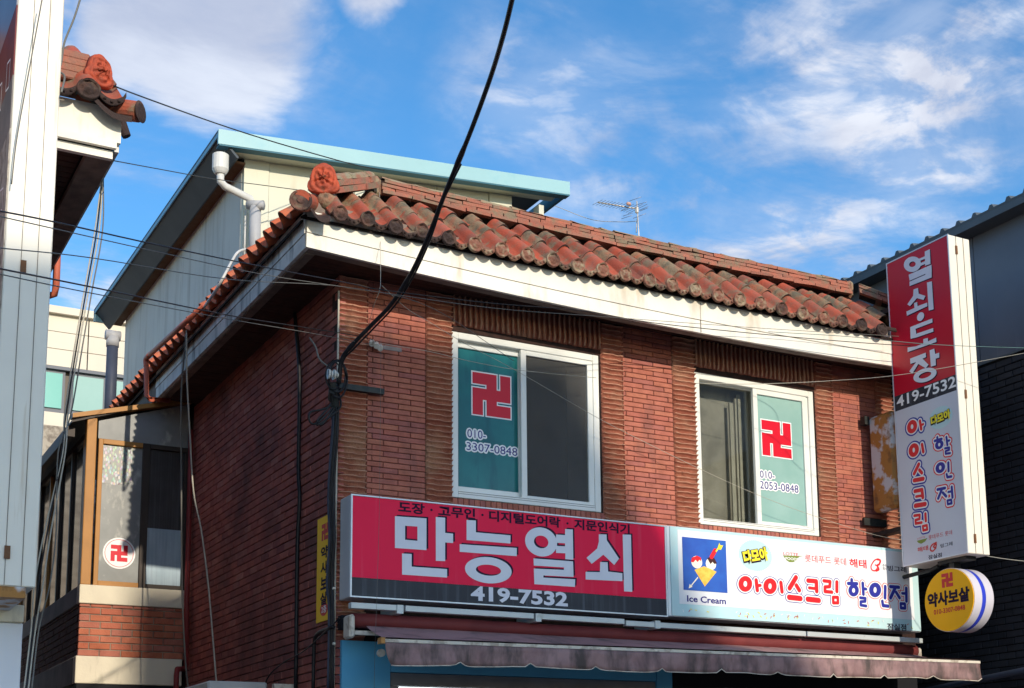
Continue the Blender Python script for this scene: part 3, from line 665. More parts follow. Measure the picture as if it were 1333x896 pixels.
mb.add(vs, [(q*n+i, q*n+(i+1) % n, (q+1)*n+(i+1) % n, (q+1)*n+i) for q in range(len(rings)-1) for i in range(n)]); mb.build('corner_tile_end', M['tile_end'], RF)
# broad pan tile at the corner
mb = MB(); a0 = onY(404, 266, 9.40); a1 = onY(430, 281, 9.38)
vs = []
for i in range(9):
    t = i/8; p = a0.lerp(a1, t)+Vector((0, 0, -.045*math.sin(math.pi*t)-.01))
    q = p+Vector((.02, .33, .20)); vs += [p, q, p+Vector((0, -.004, -.035))]
mb.add(vs, [f for i in range(8) for f in ((3*i, 3*i+3, 3*i+4, 3*i+1), (3*i+2, 3*i+5, 3*i+3, 3*i))]); mb.build('corner_pan_tile', M['tile_end'], RF)

# ridges: stacked flat courses with a lichened cap
YRG = 10.03
def ridge_run(A, Bp, ncs, th, depth, up_cap, seglen=.26, name='ridge_tile'):
    A = Vector(A); Bp = Vector(Bp); d = Bp-A; Ln = d.length; d.normalize(); back = Vector((-d.y, d.x, 0)).normalized()
    if back.y < 0: back = -back
    for c in range(ncs):
        x = -random.uniform(0, seglen)*(c % 2)-.02*c; out_ = .034 if c == 0 else .003*(ncs-c)
        while x < Ln:
            a = max(0, x); b = min(Ln, x+seglen-.008+random.uniform(-.03, .0)); x = b+.008
            if b-a < .04: continue
            z0 = c*th; hh = th-.006
            o1, o2 = out_+random.uniform(-.008, .009), out_+random.uniform(-.008, .009)
            P = [A+d*a-back*o1, A+d*b-back*o2, A+d*b+back*depth, A+d*a+back*depth]; zj = random.uniform(-.003, .003); ti = random.uniform(-.005, .005)
            P = [P[0]+Vector((0, 0, z0+zj-ti)), P[1]+Vector((0, 0, z0+zj+ti)), P[2]+Vector((0, 0, z0+zj+ti)), P[3]+Vector((0, 0, z0+zj-ti))]; hh = th-.005-random.uniform(0, .004)
            mb = MB().prism(P, (0, 0, hh)); o = mb.build(name, M['ridge_top'] if c == 0 and False else M['ridge'], RF, origin=P[0])
    mb = MB(); x = 0                                 # mortar core
    mb.prism([A+back*.02, A+d*Ln+back*.02, A+d*Ln+back*(depth-.01), A+back*(depth-.01)], (0, 0, th*ncs-.004)); mb.build('ridge_core', M['mortar_dark'], RF)
    x = 0
    while x < Ln-.02:
        b = min(Ln, x+.30); n_ = 8; vs = []
        for q in range(3):
            t = x+(b-x)*q/2
            for i in range(n_+1):
                th_ = math.pi*i/n_; rad = depth/2*(1.0 if q else 1.08)
                p = A+d*t+back*(depth/2-math.cos(th_)*rad)+Vector((0, 0, ncs*th+math.sin(th_)*rad*up_cap+random.uniform(-.009, .009)-.006)); vs.append(p)
        k = n_+1
        mb = MB().add(vs, [(q*k+i, (q+1)*k+i, (q+1)*k+i+1, q*k+i+1) for q in range(2) for i in range(n_)]+[tuple(range(k)), tuple(range(2*k, 3*k))[::-1]])
        mb.build('ridge_cap', M['ridge_top'], RF, smooth=False, origin=vs[0]); x = b-.004
RL = onY(497, 252, YRG); RM = onY(800, 320, YRG); RRt = onY(1107, 384, YRG)
ridge_run((RL.x, YRG, RL.z-.004), (RM.x, YRG, RM.z-.004), 4, .034, .17, .35)
ridge_run((RM.x+.004, YRG, RM.z-.004), (RRt.x, YRG, RRt.z-.004), 4, .034, .17, .35)
# left hip: short stacked run that climbs from the ornament to the ridge
HA = onY(436, 252, 9.58); HB = onY(488, 246, 10.0)
ridge_run(HA, HB, 2, .058, .17, .62, .5)
HC = onY(1112, 378, 9.93); HD = onY(1166, 408, 9.50)
HD = Vector((9.62, 9.50, HC.z-.34)); HC = Vector((RRt.x+.03, 9.93, RRt.z-.02))
ridge_run(HC, HD, 3, .034, .15, .4)
mb = MB(); mb.box((RL.x-.10, YRG-.01, RL.z-.03), (RL.x+.0, YRG+.15, RL.z+.15)); mb.build('ridge_mortar_lump', M['ridge_top'], RF, bevel=.03)
mb = MB(); mb.box((RRt.x-.01, YRG+.0, RRt.z-.02), (RRt.x+.07, YRG+.15, RRt.z+.16)); mb.build('ridge_mortar_lump', M['ridge_top'], RF, bevel=.03)
# end ornament: a leafed red shield
def ornament(oc, od_, side_, k_, parent):
    na, nr = 64, 16; mb = MB(); vs = []
    for q in range(nr+1):
        f = 1-q/nr
        for i in range(na):
            t = 2*math.pi*i/na; x, y_ = math.sin(t), math.cos(t)
            r = .124*(1+.035*abs(math.cos(4*t))); wx = r*(.80 if y_ > 0 else .80+.55*(-y_)**.9); px, py = x*wx*max(f, .01), y_*r*(1.05 if y_ > 0 else .86)*max(f, .01)
            rel = .022*(1-f**4)+.010*math.sin(7*t)*math.sin(math.pi*min(1, f*1.25))+.007*math.sin(f*17+2*math.cos(3*t))+(.016 if f < .3 and y_ > -.2 else 0)
            vs.append(oc+side_*(px*k_)+Vector((0, 0, py*k_))+od_*(rel if q else .0))
    n0 = len(vs)
    for i in range(na): vs.append(vs[i]-od_*.035)
    mb.add(vs, [(q*na+i, (q+1)*na+i, (q+1)*na+(i+1) % na, q*na+(i+1) % na) for q in range(nr) for i in range(na)]+[(n0+i, i, (i+1) % na, n0+(i+1) % na) for i in range(na)]+[tuple(range(n0, n0+na))])
    return mb.build('ridge_end_ornament', M['ornament'], parent, smooth=True)
oc = onY(421, 234, 9.52); od2 = Vector((-.45, -.89, 0)).normalized(); s2 = Vector((.89, -.45, 0))
ornament(oc, od2, s2, 1.0, RF)
# mortar blob under the ornament
mb = MB(); bc = onY(428, 262, 9.55); mb.tube([bc+Vector((-.04, -.02, -.01)), bc+Vector((.02, .06, .03)), bc+Vector((.1, .16, .07))], [.06, .075, .05], 10); mb.build('hip_mortar', M['ridge_top'], RF, smooth=True)

# ------------------------------------------------------------------ windows
def window(W, label, panes, yw=10.095):
    WN = thing('window', label, None, (W['x0'], yw, W['z0']), parent=B)
    x0, x1, z0, z1 = W['x0']+.004, W['x1']-.004, W['z0']+.004, W['z1']-.0
    f = .058
    mb = MB()
    mb.box((x0, yw-.075, z0), (x0+f, yw+.045, z1)); mb.box((x1-f, yw-.075, z0), (x1, yw+.045, z1))
    mb.box((x0+f, yw-.075, z0), (x1-f, yw+.045, z0+f)); mb.box((x0+f, yw-.075, z1-f), (x1-f, yw+.045, z1))
    mb.build('window_frame', M['upvc'], WN, bevel=.004)
    mb = MB(); mb.box((x0+f, yw-.076, z0+f-.010), (x1-f, yw-.072, z0+f-.006)); mb.box((x0+f, yw-.076, z0+f-.026), (x1-f, yw-.072, z0+f-.022)); mb.build('window_track', M['upvc_dark'], WN)
    return WN, x0+f, x1-f, z0+f, z1-f
def sash(WN, xa, xb, za, zb, y, w_, pane, yo=.02, wl_=None):
    wl_ = wl_ or w_
    mb = MB(); mb.box((xa, y, za), (xa+wl_, y+.035, zb)); mb.box((xb-w_, y, za), (xb, y+.035, zb)); mb.box((xa+wl_, y, za), (xb-w_, y+.035, za+w_)); mb.box((xa+wl_, y, zb-w_), (xb-w_, y+.035, zb))
    mb.build('sash', M['upvc'], WN, bevel=.003)
    return boxo('window_pane', (xa+wl_, y+yo, za+w_), (xb-w_, y+yo+.006, zb-w_), pane, WN)
def room(WN, x0, x1, z0, z1, m, depth=.55, y0=10.17):
    mb = MB(); t = .02
    mb.box((x0-.3, y0+depth, z0-.3), (x1+.3, y0+depth+t, z1+.3)); mb.box((x0-.32, y0, z0-.3), (x0-.3, y0+depth, z1+.3)); mb.box((x1+.3, y0, z0-.3), (x1+.32, y0+depth, z1+.3))
    mb.box((x0-.3, y0, z0-.32), (x1+.3, y0+depth, z0-.3)); mb.box((x0-.3, y0, z1+.3), (x1+.3, y0+depth, z1+.32)); mb.build('room_wall', m, WN)
# window 1: teal film on the left, screen and dark room on the right
WN1, a, b, c_, d_ = window(W1, 'white framed upstairs window over the red sign, teal left pane with red mark', None)
xm = 5.385
pn = sash(WN1, a-.01, xm+.03, c_-.0, d_, 10.075, .05, M['teal'], wl_=.03)
sash(WN1, xm-.02, b, c_-.03, d_+.01, 10.030, .052, M['screen'])
room(WN1, a, b, c_, d_, M['room_dark'])
boxo('curtain', (b-.13, 10.25, c_-.1), (b+.1, 10.27, d_+.2), M['curtain_grey'], WN1)
boxo('curtain', (xm+.03, 10.25, c_-.1), (xm+.09, 10.27, d_+.2), M['curtain_grey'], WN1)
P1 = Plane((0, 10.095, 0), (1, 0, 0), (0, 0, 1), (0, -1, 0))
mu0 = P1.uv(615, 484); mu1 = P1.uv(667, 540)
tl = P1.uv(613.5, 483); tr = P1.uv(665.5, 491.5); bl = P1.uv(613.5, 541); br = P1.uv(665.5, 547)
cu, cv = (tl[0]+br[0])/2, (tl[1]+br[1])/2; sx, sy = tr[0]-tl[0], tl[1]-bl[1]
mb = MB(); manji(mb, P1, cu, cv, sx-.02, sy-.02, .0035, 0, .011); manji(mb, P1, cu, cv, sx-.02, sy-.02, .005, 1, 0.)
mb.build('temple_mark_decal', [M['white_print'], M['red_decal']], WN1)
mb = MB()
for s_, q0, q1 in (('010-', (608, 569.5), (632, 558.5)), ('3307-0848', (607, 586), (673, 575.5))):
    u0_, v0_ = P1.uv(*q0); u1_, _ = P1.uv(q1[0], q1[1]+ (3 if s_ == '010-' else 12)); _, v1_ = P1.uv(q0[0], q1[1])
    dx = .0
    if s_ != '010-': pass
    outlined(mb, P1, s_, u0_, v0_, u1_, v1_)
mb.build('phone_lettering', [M['white_print'], M['navy_print']], WN1)
# window 2
WN2, a, b, c_, d_ = window(W2, 'white framed upstairs window over the ice cream sign, pale teal right pane with red mark', None)
xm = 7.80
sash(WN2, a-.0, xm+.03, c_, d_, 10.075, .012, M['glass'])
pn = sash(WN2, xm-.01, b-.02, c_-.02, d_+.0, 10.030, .05, M['teal_pale'])
boxo('sash', (b-.018, 10.04, c_), (b, 10.06, d_), M['upvc'], WN2)
room(WN2, a, b, c_, d_, M['room'], .10)
for k, (xx, ww) in enumerate(((7.63, .038), (7.70, .02), (7.745, .03))):
    boxo('curtain', (xx, 10.18+.012*k, c_-.2), (xx+ww, 10.20+.012*k, d_-.12+.05*k), M['curtain'], WN2)
P2 = Plane((0, 10.05, 0), (1, 0, 0), (0, 0, 1), (0, -1, 0))
tl = P2.uv(990, 545); tr = P2.uv(1030, 550.5); bl = P2.uv(991, 593.5); br = P2.uv(1031, 599)
cu, cv = (tl[0]+br[0])/2, (tl[1]+br[1])/2; sx, sy = tr[0]-tl[0], tl[1]-bl[1]
mb = MB(); manji(mb, P2, cu, cv, sx-.02, sy-.02, .0035, 0, .011); manji(mb, P2, cu, cv, sx-.02, sy-.02, .005, 1, 0.)
mb.build('temple_mark_decal', [M['white_print'], M['red_decal']], WN2)
mb = MB()
for s_, q0, q1, ur in (('010-', (989, 622), (989, 612.5), 1008), ('2053-0848', (989, 636), (989, 626), 1039)):
    u0_, v0_ = P2.uv(*q0); _, v1_ = P2.uv(*q1); u1_, _ = P2.uv(ur, q0[1]+3)
    outlined(mb, P2, s_, u0_, v0_, u1_, v1_)
mb.build('phone_lettering', [M['white_print'], M['navy_print']], WN2)

# ------------------------------------------------------------------ storefront under the signs
SFR = thing('storefront', None, None, (X0, 10, 0), parent=B)
boxo('blue_pillar_panel', (3.79, 9.965, 0.14), (4.18, 10.16, 2.855), M['blue_wall'], SFR)
boxo('blue_pillar_panel', (3.79, 9.967, 2.655), (4.18, 9.970, 2.658), M['trim_dark'], SFR)
boxo('blue_header_panel', (4.185, 9.975, 2.63), (6.60, 10.16, 2.858), M['blue_wall'], SFR)
boxo('blue_jamb_panel', (6.605, 9.965, .14), (6.76, 10.16, 2.857), M['blue_wall'], SFR)
boxo('door_header', (4.19, 9.985, 2.53), (6.60, 10.15, 2.625), M['blue_grey'], SFR)
boxo('door_jamb', (4.19, 9.987, .14), (4.26, 10.15, 2.525), M['blue_grey'], SFR)
boxo('shop_recess', (4.19, 10.9, .14), (9.5, 10.95, 2.9), M['shop_dark'], SFR)
boxo('shop_ceiling', (4.27, 10.17, 2.80), (9.5, 10.89, 2.84), M['shop_dark'], SFR)
boxo('dark_fascia', (6.765, 10.0, 2.60), (9.6, 10.16, 2.86), M['shop_dark'], SFR)
boxo('brick_pier', (9.45, 9.99, 0.14), (9.62, 10.16, 2.595), M['side_brick'], SFR)
for (q0, q1, yy) in (((511, 891), (686, 899), 10.12), ((945, 892), (1012, 896), 10.12)):
    p0 = onY(q0[0], q0[1], yy); p1 = onY(q1[0], q1[1], yy)
    boxo('shop_light', (p0.x, yy-.02, min(p0.z, p1.z)-.035), (p1.x, yy+.02, p0.z), M['tube_light'], SFR)

# ================================================================== SIGN 1
YS1 = 9.75
p0 = onY(456.9, 643, YS1); p1 = onY(870, 801.5, YS1); pb = onY(456.1, 777.2, YS1); pt = onY(865.2, 683.9, YS1)
sx0, sx1, sz0, sz1 = p0.x, onY(866.6, 700, YS1).x, pb.z, p0.z
G1 = thing('shop_sign', 'wide pink-red signboard with huge white Korean letters and a dark phone number strip', 'sign', (sx0, YS1, sz0))
boxo('sign_casing', (sx0, YS1+.01, sz0), (sx1, 9.97, sz1), M['alu'], G1, bevel=.006)
PL1 = Plane((0, YS1, 0), (1, 0, 0), (0, 0, 1), (0, -1, 0))
zs = PL1.uv(456, 751)[1]
boxo('red_face', (sx0+.014, YS1, zs), (sx1-.014, YS1+.009, sz1-.012), M['sign_red'], G1)
boxo('dark_strip', (sx0+.014, YS1, sz0+.012), (sx1-.014, YS1+.009, zs-.002), M['sign_black'], G1)
mb = MB()
for a in ((sx0, sz0, sx0+.012, sz1), (sx1-.012, sz0, sx1, sz1)): mb.box((a[0], YS1-.006, a[1]), (a[2], YS1+.009, a[3]))
for a in ((sx0+.012, sz0, sx1-.012, sz0+.010), (sx0+.012, sz1-.010, sx1-.012, sz1)): mb.box((a[0], YS1-.006, a[1]), (a[2], YS1+.009, a[3]))
mb.build('sign_edge_trim', M['alu'], G1)
# big letters traced as flat plates, with a dark drop shade printed up and right behind them
def S1(k, pts):                                     # crop k of the photograph to sign coordinates
    ox, oy, s = ((500, 640, 5.6), (670, 650, 5.6))[k]; return [PL1.uv(ox+x/s, oy+y/s) for x, y in pts]
letters = [
 # 만
 (0, [(78, 180), (308, 196), (308, 428), (78, 412)], [(152, 250), (242, 256), (242, 360), (152, 352)]),
 (0, [(376, 186), (444, 192), (444, 302), (502, 308), (502, 376), (444, 372), (444, 508), (376, 506)], None),
 (0, [(130, 452), (200, 456), (200, 548), (458, 566), (458, 628), (130, 606)], None),
 # 능
 (0, [(600, 208), (668, 212), (668, 298), (920, 320), (920, 380), (600, 354)], None),
 (0, [(550, 384), (966, 412), (966, 472), (550, 440)], None),
 # 쇠
 (1, [(786, 258), (846, 260), (856, 676), (796, 672)], None),
 (1, [(622, 458), (676, 460), (680, 528), (784, 540), (784, 598), (516, 586), (516, 530), (620, 532)], None),
 (1, [(612, 256), (668, 258), (670, 300), (760, 434), (724, 480), (645, 405), (560, 472), (522, 428), (600, 360), (612, 310)], None),
 # 열: right stem with two short bars, and the lower ㄹ
 (1, [(366, 218), (422, 222), (426, 442), (368, 438), (368, 395), (300, 392), (300, 340), (366, 344), (366, 322), (300, 318), (300, 258), (366, 262)], None),
 (1, [(136, 432), (424, 454), (428, 568), (208, 556), (208, 572), (440, 584), (438, 640), (142, 620), (138, 506), (358, 516), (358, 498), (138, 484)], None)]
mb = MB(); DX, DZ = .016, .012
def hole_poly(outer, inner): return outer, inner
n_k = 0
for k, outer, inner in letters:
    O_ = S1(k, outer)
    for (du, dv, nn_, mi) in ((DX, DZ, .0012, 1), (0, 0, .0026, 0)):
        nn2 = nn_+n_k*3e-5
        if inner is None: poly(mb, PL1, [(a+du, b+dv) for a, b in O_], nn2, mi)
        else:
            I_ = S1(k, inner); Q = [PL1.P(a+du, b+dv, nn2) for a, b in O_]+[PL1.P(a+du, b+dv, nn2) for a, b in I_]
            mb.add(Q, [(i, (i+1) % 4, 4+(i+1) % 4, 4+i) for i in range(4)], mi)
    n_k += 1
for k, cx_, cy_, rx, ry, wx, wy in ((0, 760, 574, 130, 68, 78, 56), (1, 192, 312, 84, 76, 64, 60)):
    c = S1(k, [(cx_, cy_)])[0]; s_ = (S1(k, [(cx_+100, cy_)])[0][0]-c[0])/100; sz_ = (c[1]-S1(k, [(cx_, cy_+100)])[0][1])/100
    for (du, dv, nn_, mi) in ((DX, DZ, .0013, 1), (0, 0, .0028, 0)):
        Q = []; seg = 40
        for i in range(seg):
            t = 2*math.pi*i/seg
            Q.append(PL1.P(c[0]+du+(rx+wx/2)*s_*math.cos(t), c[1]+dv+(ry+wy/2)*sz_*math.sin(t), nn_)); Q.append(PL1.P(c[0]+du+(rx-wx/2)*s_*math.cos(t), c[1]+dv+(ry-wy/2)*sz_*math.sin(t), nn_))
        mb.add(Q, [(2*i, 2*((i+1) % seg), 2*((i+1) % seg)+1, 2*i+1) for i in range(seg)], mi)
mb.build('large_lettering', [M['sign_letter'], M['black_print']], G1)
mb = MB()
u0_, v0_ = PL1.uv(518.5, 669); _, v1_ = PL1.uv(518.5, 653); u1_, _ = PL1.uv(819, 695)
vv = (v0_+.014, v1_)
for wd, pa_, pb2 in (('도장', 519, 552), ('고무인', 571, 618), ('디지털도어락', 637, 729), ('지문인식기', 747.5, 819)):
    mb = MB(); text_on(mb, PL1, wd, PL1.uv(pa_, 660)[0], vv[0], PL1.uv(pb2, 690)[0], vv[1], .0022, .030, 0); mb.build('small_lettering', M['black_print'], G1)
for dx_ in (561.5, 628, 738.5):
    mb = MB(); disc(mb, PL1, PL1.uv(dx_, 660+(dx_-560)*.12)[0], (vv[0]+vv[1])/2, .010, .009, .0022, 0, 12); mb.build('dot_mark', M['black_print'], G1)
mb = MB(); u0_, v0_ = PL1.uv(614, 781); _, v1_ = PL1.uv(614, 763.5); u1_, _ = PL1.uv(738, 788)
text_on(mb, PL1, '419-7532', u0_, v0_, u1_, v1_, .0015, .035, 0); mb.build('phone_lettering', M['sign_letter'], G1)

# ================================================================== SIGN 2 (ice cream)
YS2 = 9.75
q = onY(871.9, 684, YS2); sx0b = q.x; sz1b = q.z; sz0b = onY(875.2, 802.3, YS2).z; sx1b = onY(1200.3, 824.4, YS2).x
G2 = thing('ice_cream_sign', 'wide white signboard with red and blue bubble letters and an ice cream picture', 'sign', (sx0b, YS2, sz0b))
boxo('sign_casing', (sx0b-.035, YS2+.01, sz0b), (sx1b, 9.97, sz1b), M['alu'], G2, bevel=.006)
PL2 = Plane((0, YS2-.0022, 0), (1, 0, 0), (0, 0, 1), (0, -1, 0))
boxo('pale_blue_border', (sx0b, YS2, sz0b+.008), (sx1b-.01, YS2+.009, sz1b-.008), M['sign_blue'], G2)
wz0 = PL2.uv(885, 786)[1]
boxo('white_face', (sx0b+.075, YS2-.0018, wz0), (sx1b-.085, YS2-.0002, sz1b-.03), M['sign_white'], G2)
def S2(ox, oy, s, pts): return [PL2.uv(ox+x/s, oy+y/s) for x, y in pts]
# picture
A = lambda x, y: PL2.uv(820+x/5.973, 660+y/5.973)
tl, br = A(404, 232), A(758, 668)
mb = MB(); rect(mb, PL2, tl[0], A(420, 645)[1], A(745, 300)[0], tl[1], .003, 0)
for cc in ((518, 430, 48, 46), (628, 445, 46, 44)):
    c = A(cc[0], cc[1]); disc(mb, PL2, c[0], c[1], cc[2]*.00118, cc[3]*.00118, .0036+.0001*(cc[0] > 600), 1)
poly(mb, PL2, [A(500, 490), A(575, 462), A(672, 505), A(580, 620)], .0042, 2)
poly(mb, PL2, [A(472, 428), A(480, 395), A(520, 380), A(550, 395), A(552, 425), A(538, 412), A(525, 430), A(508, 412), A(492, 432)], .0046, 3)
poly(mb, PL2, [A(600, 400), A(625, 385), A(655, 400), A(675, 440), A(655, 445), A(640, 428), A(625, 446), A(612, 425)], .0048, 4)
caps(mb, PL2, [A(632, 390), A(660, 340)], .020, .0050, 3)
caps(mb, PL2, [A(668, 345), A(690, 315)], .007, .0054, 5)
poly(mb, PL2, [A(675, 330), A(692, 280), A(700, 300), A(722, 300), A(705, 335)], .0058, 5)
caps(mb, PL2, [A(525, 550), A(465, 625)], .005, .0040, 1)
poly(mb, PL2, [A(455, 635), A(462, 600), A(485, 622)], .0044, 1)
mb.build('ice_cream_picture', [M['ice_blue'], M['cream_w'], M['cone'], M['bub_red'], M['choc'], M['yellow']], G2)
mb = MB(); a_ = A(446, 738); b_ = A(745, 752)
text_on(mb, PL2, 'Ice Cream', a_[0], A(446, 736)[1], A(745, 752)[0], A(446, 688)[1], .002, .02, 0); mb.build('caption_lettering', M['navy_print'], G2)
# bubble letters: strokes of each syllable in crop pixels
GL = {
 '아': (3, [('r', 163, 573, 46, 57, 27), ('l', 20, (278, 535), (290, 640)), ('l', 15, (295, 592), (322, 588))]),
 '이': (3, [('r', 425, 597, 44, 57, 27), ('l', 20, (540, 560), (552, 655))]),
 '스': (3, [('l', 24, (700, 505), (632, 618)), ('l', 22, (705, 590), (735, 640)), ('l', 26, (627, 715), (748, 728))]),
 '크': (3, [('l', 22, (828, 538), (915, 545), (920, 650)), ('l', 15, (840, 615), (900, 622)), ('l', 26, (825, 735), (942, 748))]),
 '림': (4, [('l', 14, (15, 388), (72, 395), (68, 440), (25, 444), (25, 484), (88, 490)), ('l', 16, (132, 400), (132, 482)), ('l', 13, (98, 536), (140, 536), (142, 586), (100, 586), (98, 536))]),
 '할': (4, [('l', 14, (265, 378), (265, 392)), ('l', 14, (234, 412), (312, 414)), ('r', 282, 474, 30, 38, 17), ('l', 14, (364, 410), (370, 508)), ('l', 12, (376, 460), (394, 462)), ('l', 12, (342, 540), (388, 545), (386, 572), (346, 576), (346, 606), (394, 614))]),
 '인': (4, [('r', 475, 470, 34, 46, 20), ('l', 15, (566, 440), (564, 540)), ('l', 14, (540, 572), (546, 610), (590, 615))]),
 '점': (4, [('l', 14, (612, 440), (688, 446)), ('l', 15, (655, 452), (614, 540)), ('l', 14, (664, 492), (694, 540)), ('l', 14, (754, 455), (756, 570)), ('l', 11, (718, 500), (745, 502)), ('l', 12, (704, 592), (742, 594), (744, 634), (706, 632), (704, 592))]),
}
CR = {3: (950, 690, 8.146), 4: (1070, 700, 6.892)}
def glyph(mb, pl, key, mapf, scale, n, layers):
    kc, items = GL[key]
    for grow_m, dn, mi in layers:
        grow = grow_m/scale[kc]
        j = 0
        for it in items:
            if it[0] == 'r':
                _, cx_, cy_, rx, ry, hw = it; pts = [mapf(kc, cx_+rx*math.cos(t), cy_+ry*math.sin(t)) for t in [2*math.pi*i/20 for i in range(20)]]
                if grow > 0: poly(mb, pl, [mapf(kc, cx_+(rx+hw+grow)*math.cos(t), cy_+(ry+hw+grow)*math.sin(t)) for t in [2*math.pi*i/28 for i in range(28)]], n+dn+j*3e-5, mi)
                else:
                    Q = []
                    for i in range(28):
                        t = 2*math.pi*i/28
                        for sg in (1, -1): a, b = mapf(kc, cx_+(rx+sg*hw)*math.cos(t), cy_+(ry+sg*hw)*math.sin(t)); Q.append(pl.P(a, b, n+dn+j*3e-5))
                    mb.add(Q, [(2*i, 2*((i+1) % 28), 2*((i+1) % 28)+1, 2*i+1) for i in range(28)], mi)
            else:
                hw = it[1]; pts = [mapf(kc, *p) for p in it[2:]]
                for a, b in zip(pts[:-1], pts[1:]): caps(mb, pl, [a, b], (hw+grow)*scale[kc], n+dn+j*3e-5, mi); j += 1
            j += 1
def map2(kc, x, y): ox, oy, s = CR[kc]; return PL2.uv(ox+x/s, oy+y/s)
c0 = PL2.uv(1050, 760); sc2 = {}
for kc, ox in ((3, 1010), (4, 1130)): u_a = PL2.uv(ox, 760)[1]; u_b = PL2.uv(ox, 770)[1]; sc2[kc] = abs(u_a-u_b)/10/CR[kc][2]*1.12
mb = MB()
for key in '아이스크림': glyph(mb, PL2, key, map2, sc2, .0005, [(.0185, .0, 2), (.0125, .0012, 1), (0, .0024, 0)])
for key in '할인점': glyph(mb, PL2, key, map2, sc2, .0005, [(.0185, .0, 0), (.0125, .0012, 1), (0, .0024, 2)])
mb.build('bubble_lettering', [M['bub_red'], M['white_print'], M['bub_blue']], G2)
def badge(parent, pl, cx_, cy_, rx, ry, txtw, txth, rot, n=.001):
    mb = MB(); pts = []
    for i in range(96):
        t = 2*math.pi*i/96; r = 1.0 if i % 2 else .93; pts.append((cx_+rx*r*math.cos(t), cy_+ry*r*math.sin(t)))
    poly(mb, pl, pts, n, 0)
    for off_, dn, mi, sh in ((.14, .0010, 2, -.006), (.10, .0018, 2, 0), (.055, .0026, 1, 0)):
        text_on(mb, pl, '다모아', cx_-txtw, cy_-txth+sh, cx_+txtw, cy_+txth+sh, n+dn, off_, mi, rot)
    mb.build('badge', [M['sign_blue'], M['yellow'], M['black_print']], parent)
c = PL2.uv(950+272/8.146, 690+272/8.146); badge(G2, PL2, c[0], c[1], .188, .142, .132, .054, R(12))
def brands(parent, pl, f, small=1.0):
    """f maps crop coordinates to face coordinates"""
    mb = MB()
    def T(s_, x0, y0, x1, y1, off_, mi): a = f(x0, y0); b = f(x1, y1); text_on(mb, pl, s_, min(a[0], b[0]), min(a[1], b[1]), max(a[0], b[0]), max(a[1], b[1]), .0012, off_, mi)
    return mb, T
def Bp(x, y): return PL2.uv(1000+x/5.973, 590+y/5.973)
def T2(mb, s_, px0, px1, ytop, ybot, off_, mi, n=.0012):   # crop (1000,590) pixels; box taken at its left edge
    a = Bp(px0, ybot); b = Bp(px0, ytop); c = Bp(px1, ytop); text_on(mb, PL2, s_, a[0], a[1], c[0], b[1], n, off_, mi)
def part2(mi, fn):
    mb = MB(); fn(mb); mb.m = [0]*len(mb.m); mb.build('brand_lettering', (M['red_mark'], M['green_p'], M['white_print'], M['bub_red'], M['black_print'])[mi], G2)
part2(0, lambda mb: T2(mb, 'LOTTE', 118, 232, 768, 792, .0, 0))
pts = [Bp(112, 796), Bp(275, 800), Bp(240, 806), Bp(225, 830), Bp(195, 848), Bp(165, 848), Bp(138, 830), Bp(122, 805)]
part2(1, lambda mb: poly(mb, PL2, pts, .001, 1))
part2(2, lambda mb: T2(mb, 'FOODS', 135, 232, 808, 828, .03, 2, .002))
part2(0, lambda mb: T2(mb, '롯데푸드 롯데', 286, 602, 788, 845, .0, 0))
part2(3, lambda mb: T2(mb, '해태', 634, 760, 820, 885, .02, 3))
def Bq(x, y): return PL2.uv(1070+x/6.892, 700+y/6.892)
def swoosh(mb):
    for k_, (pts, r_) in enumerate((([(505, 192), (470, 205), (440, 255), (448, 290), (478, 296), (500, 262), (478, 245)], .006), ([(495, 195), (522, 205), (512, 240), (496, 250), (508, 285), (485, 298)], .009))):
        caps(mb, PL2, [(v.x, v.y) for v in smooth_path([Vector((*Bq(*p), 0)) for p in pts], 4)], r_, .0015+k_*.0008, 3)
part2(3, swoosh)
a = Bq(545, 290); b = Bq(582, 240); part2(4, lambda mb: text_on(mb, PL2, '주식\n회사', a[0], a[1], b[0], b[1], .0012, 0, 4))
part2(4, lambda mb: text_on(mb, PL2, '빙그레', Bq(590, 298)[0], Bq(590, 298)[1], Bq(756, 300)[0], Bq(590, 250)[1], .0012, .015, 4))
part2(4, lambda mb: text_on(mb, PL2, '잠실점', Bq(588, 828)[0], Bq(588, 828)[1], Bq(755, 838)[0], Bq(588, 768)[1], .0022, .02, 4))
mb = MB(); random.seed(3)                           # sprinkles on the lower band
for i in range(52):
    u = random.uniform(sx0b+.08, sx1b-.1); v = random.uniform(sz0b+.03, wz0-.03); t = random.uniform(0, 3.1); l = .010
    caps(mb, PL2, [(u-l*math.cos(t), v-l*math.sin(t)), (u+l*math.cos(t), v+l*math.sin(t))], .0028, .0012, random.choice((0, 1, 2)), seg=4)
mb.build('sprinkle_print', [M['white_print'], M['yellow'], M['red_mark']], G2)

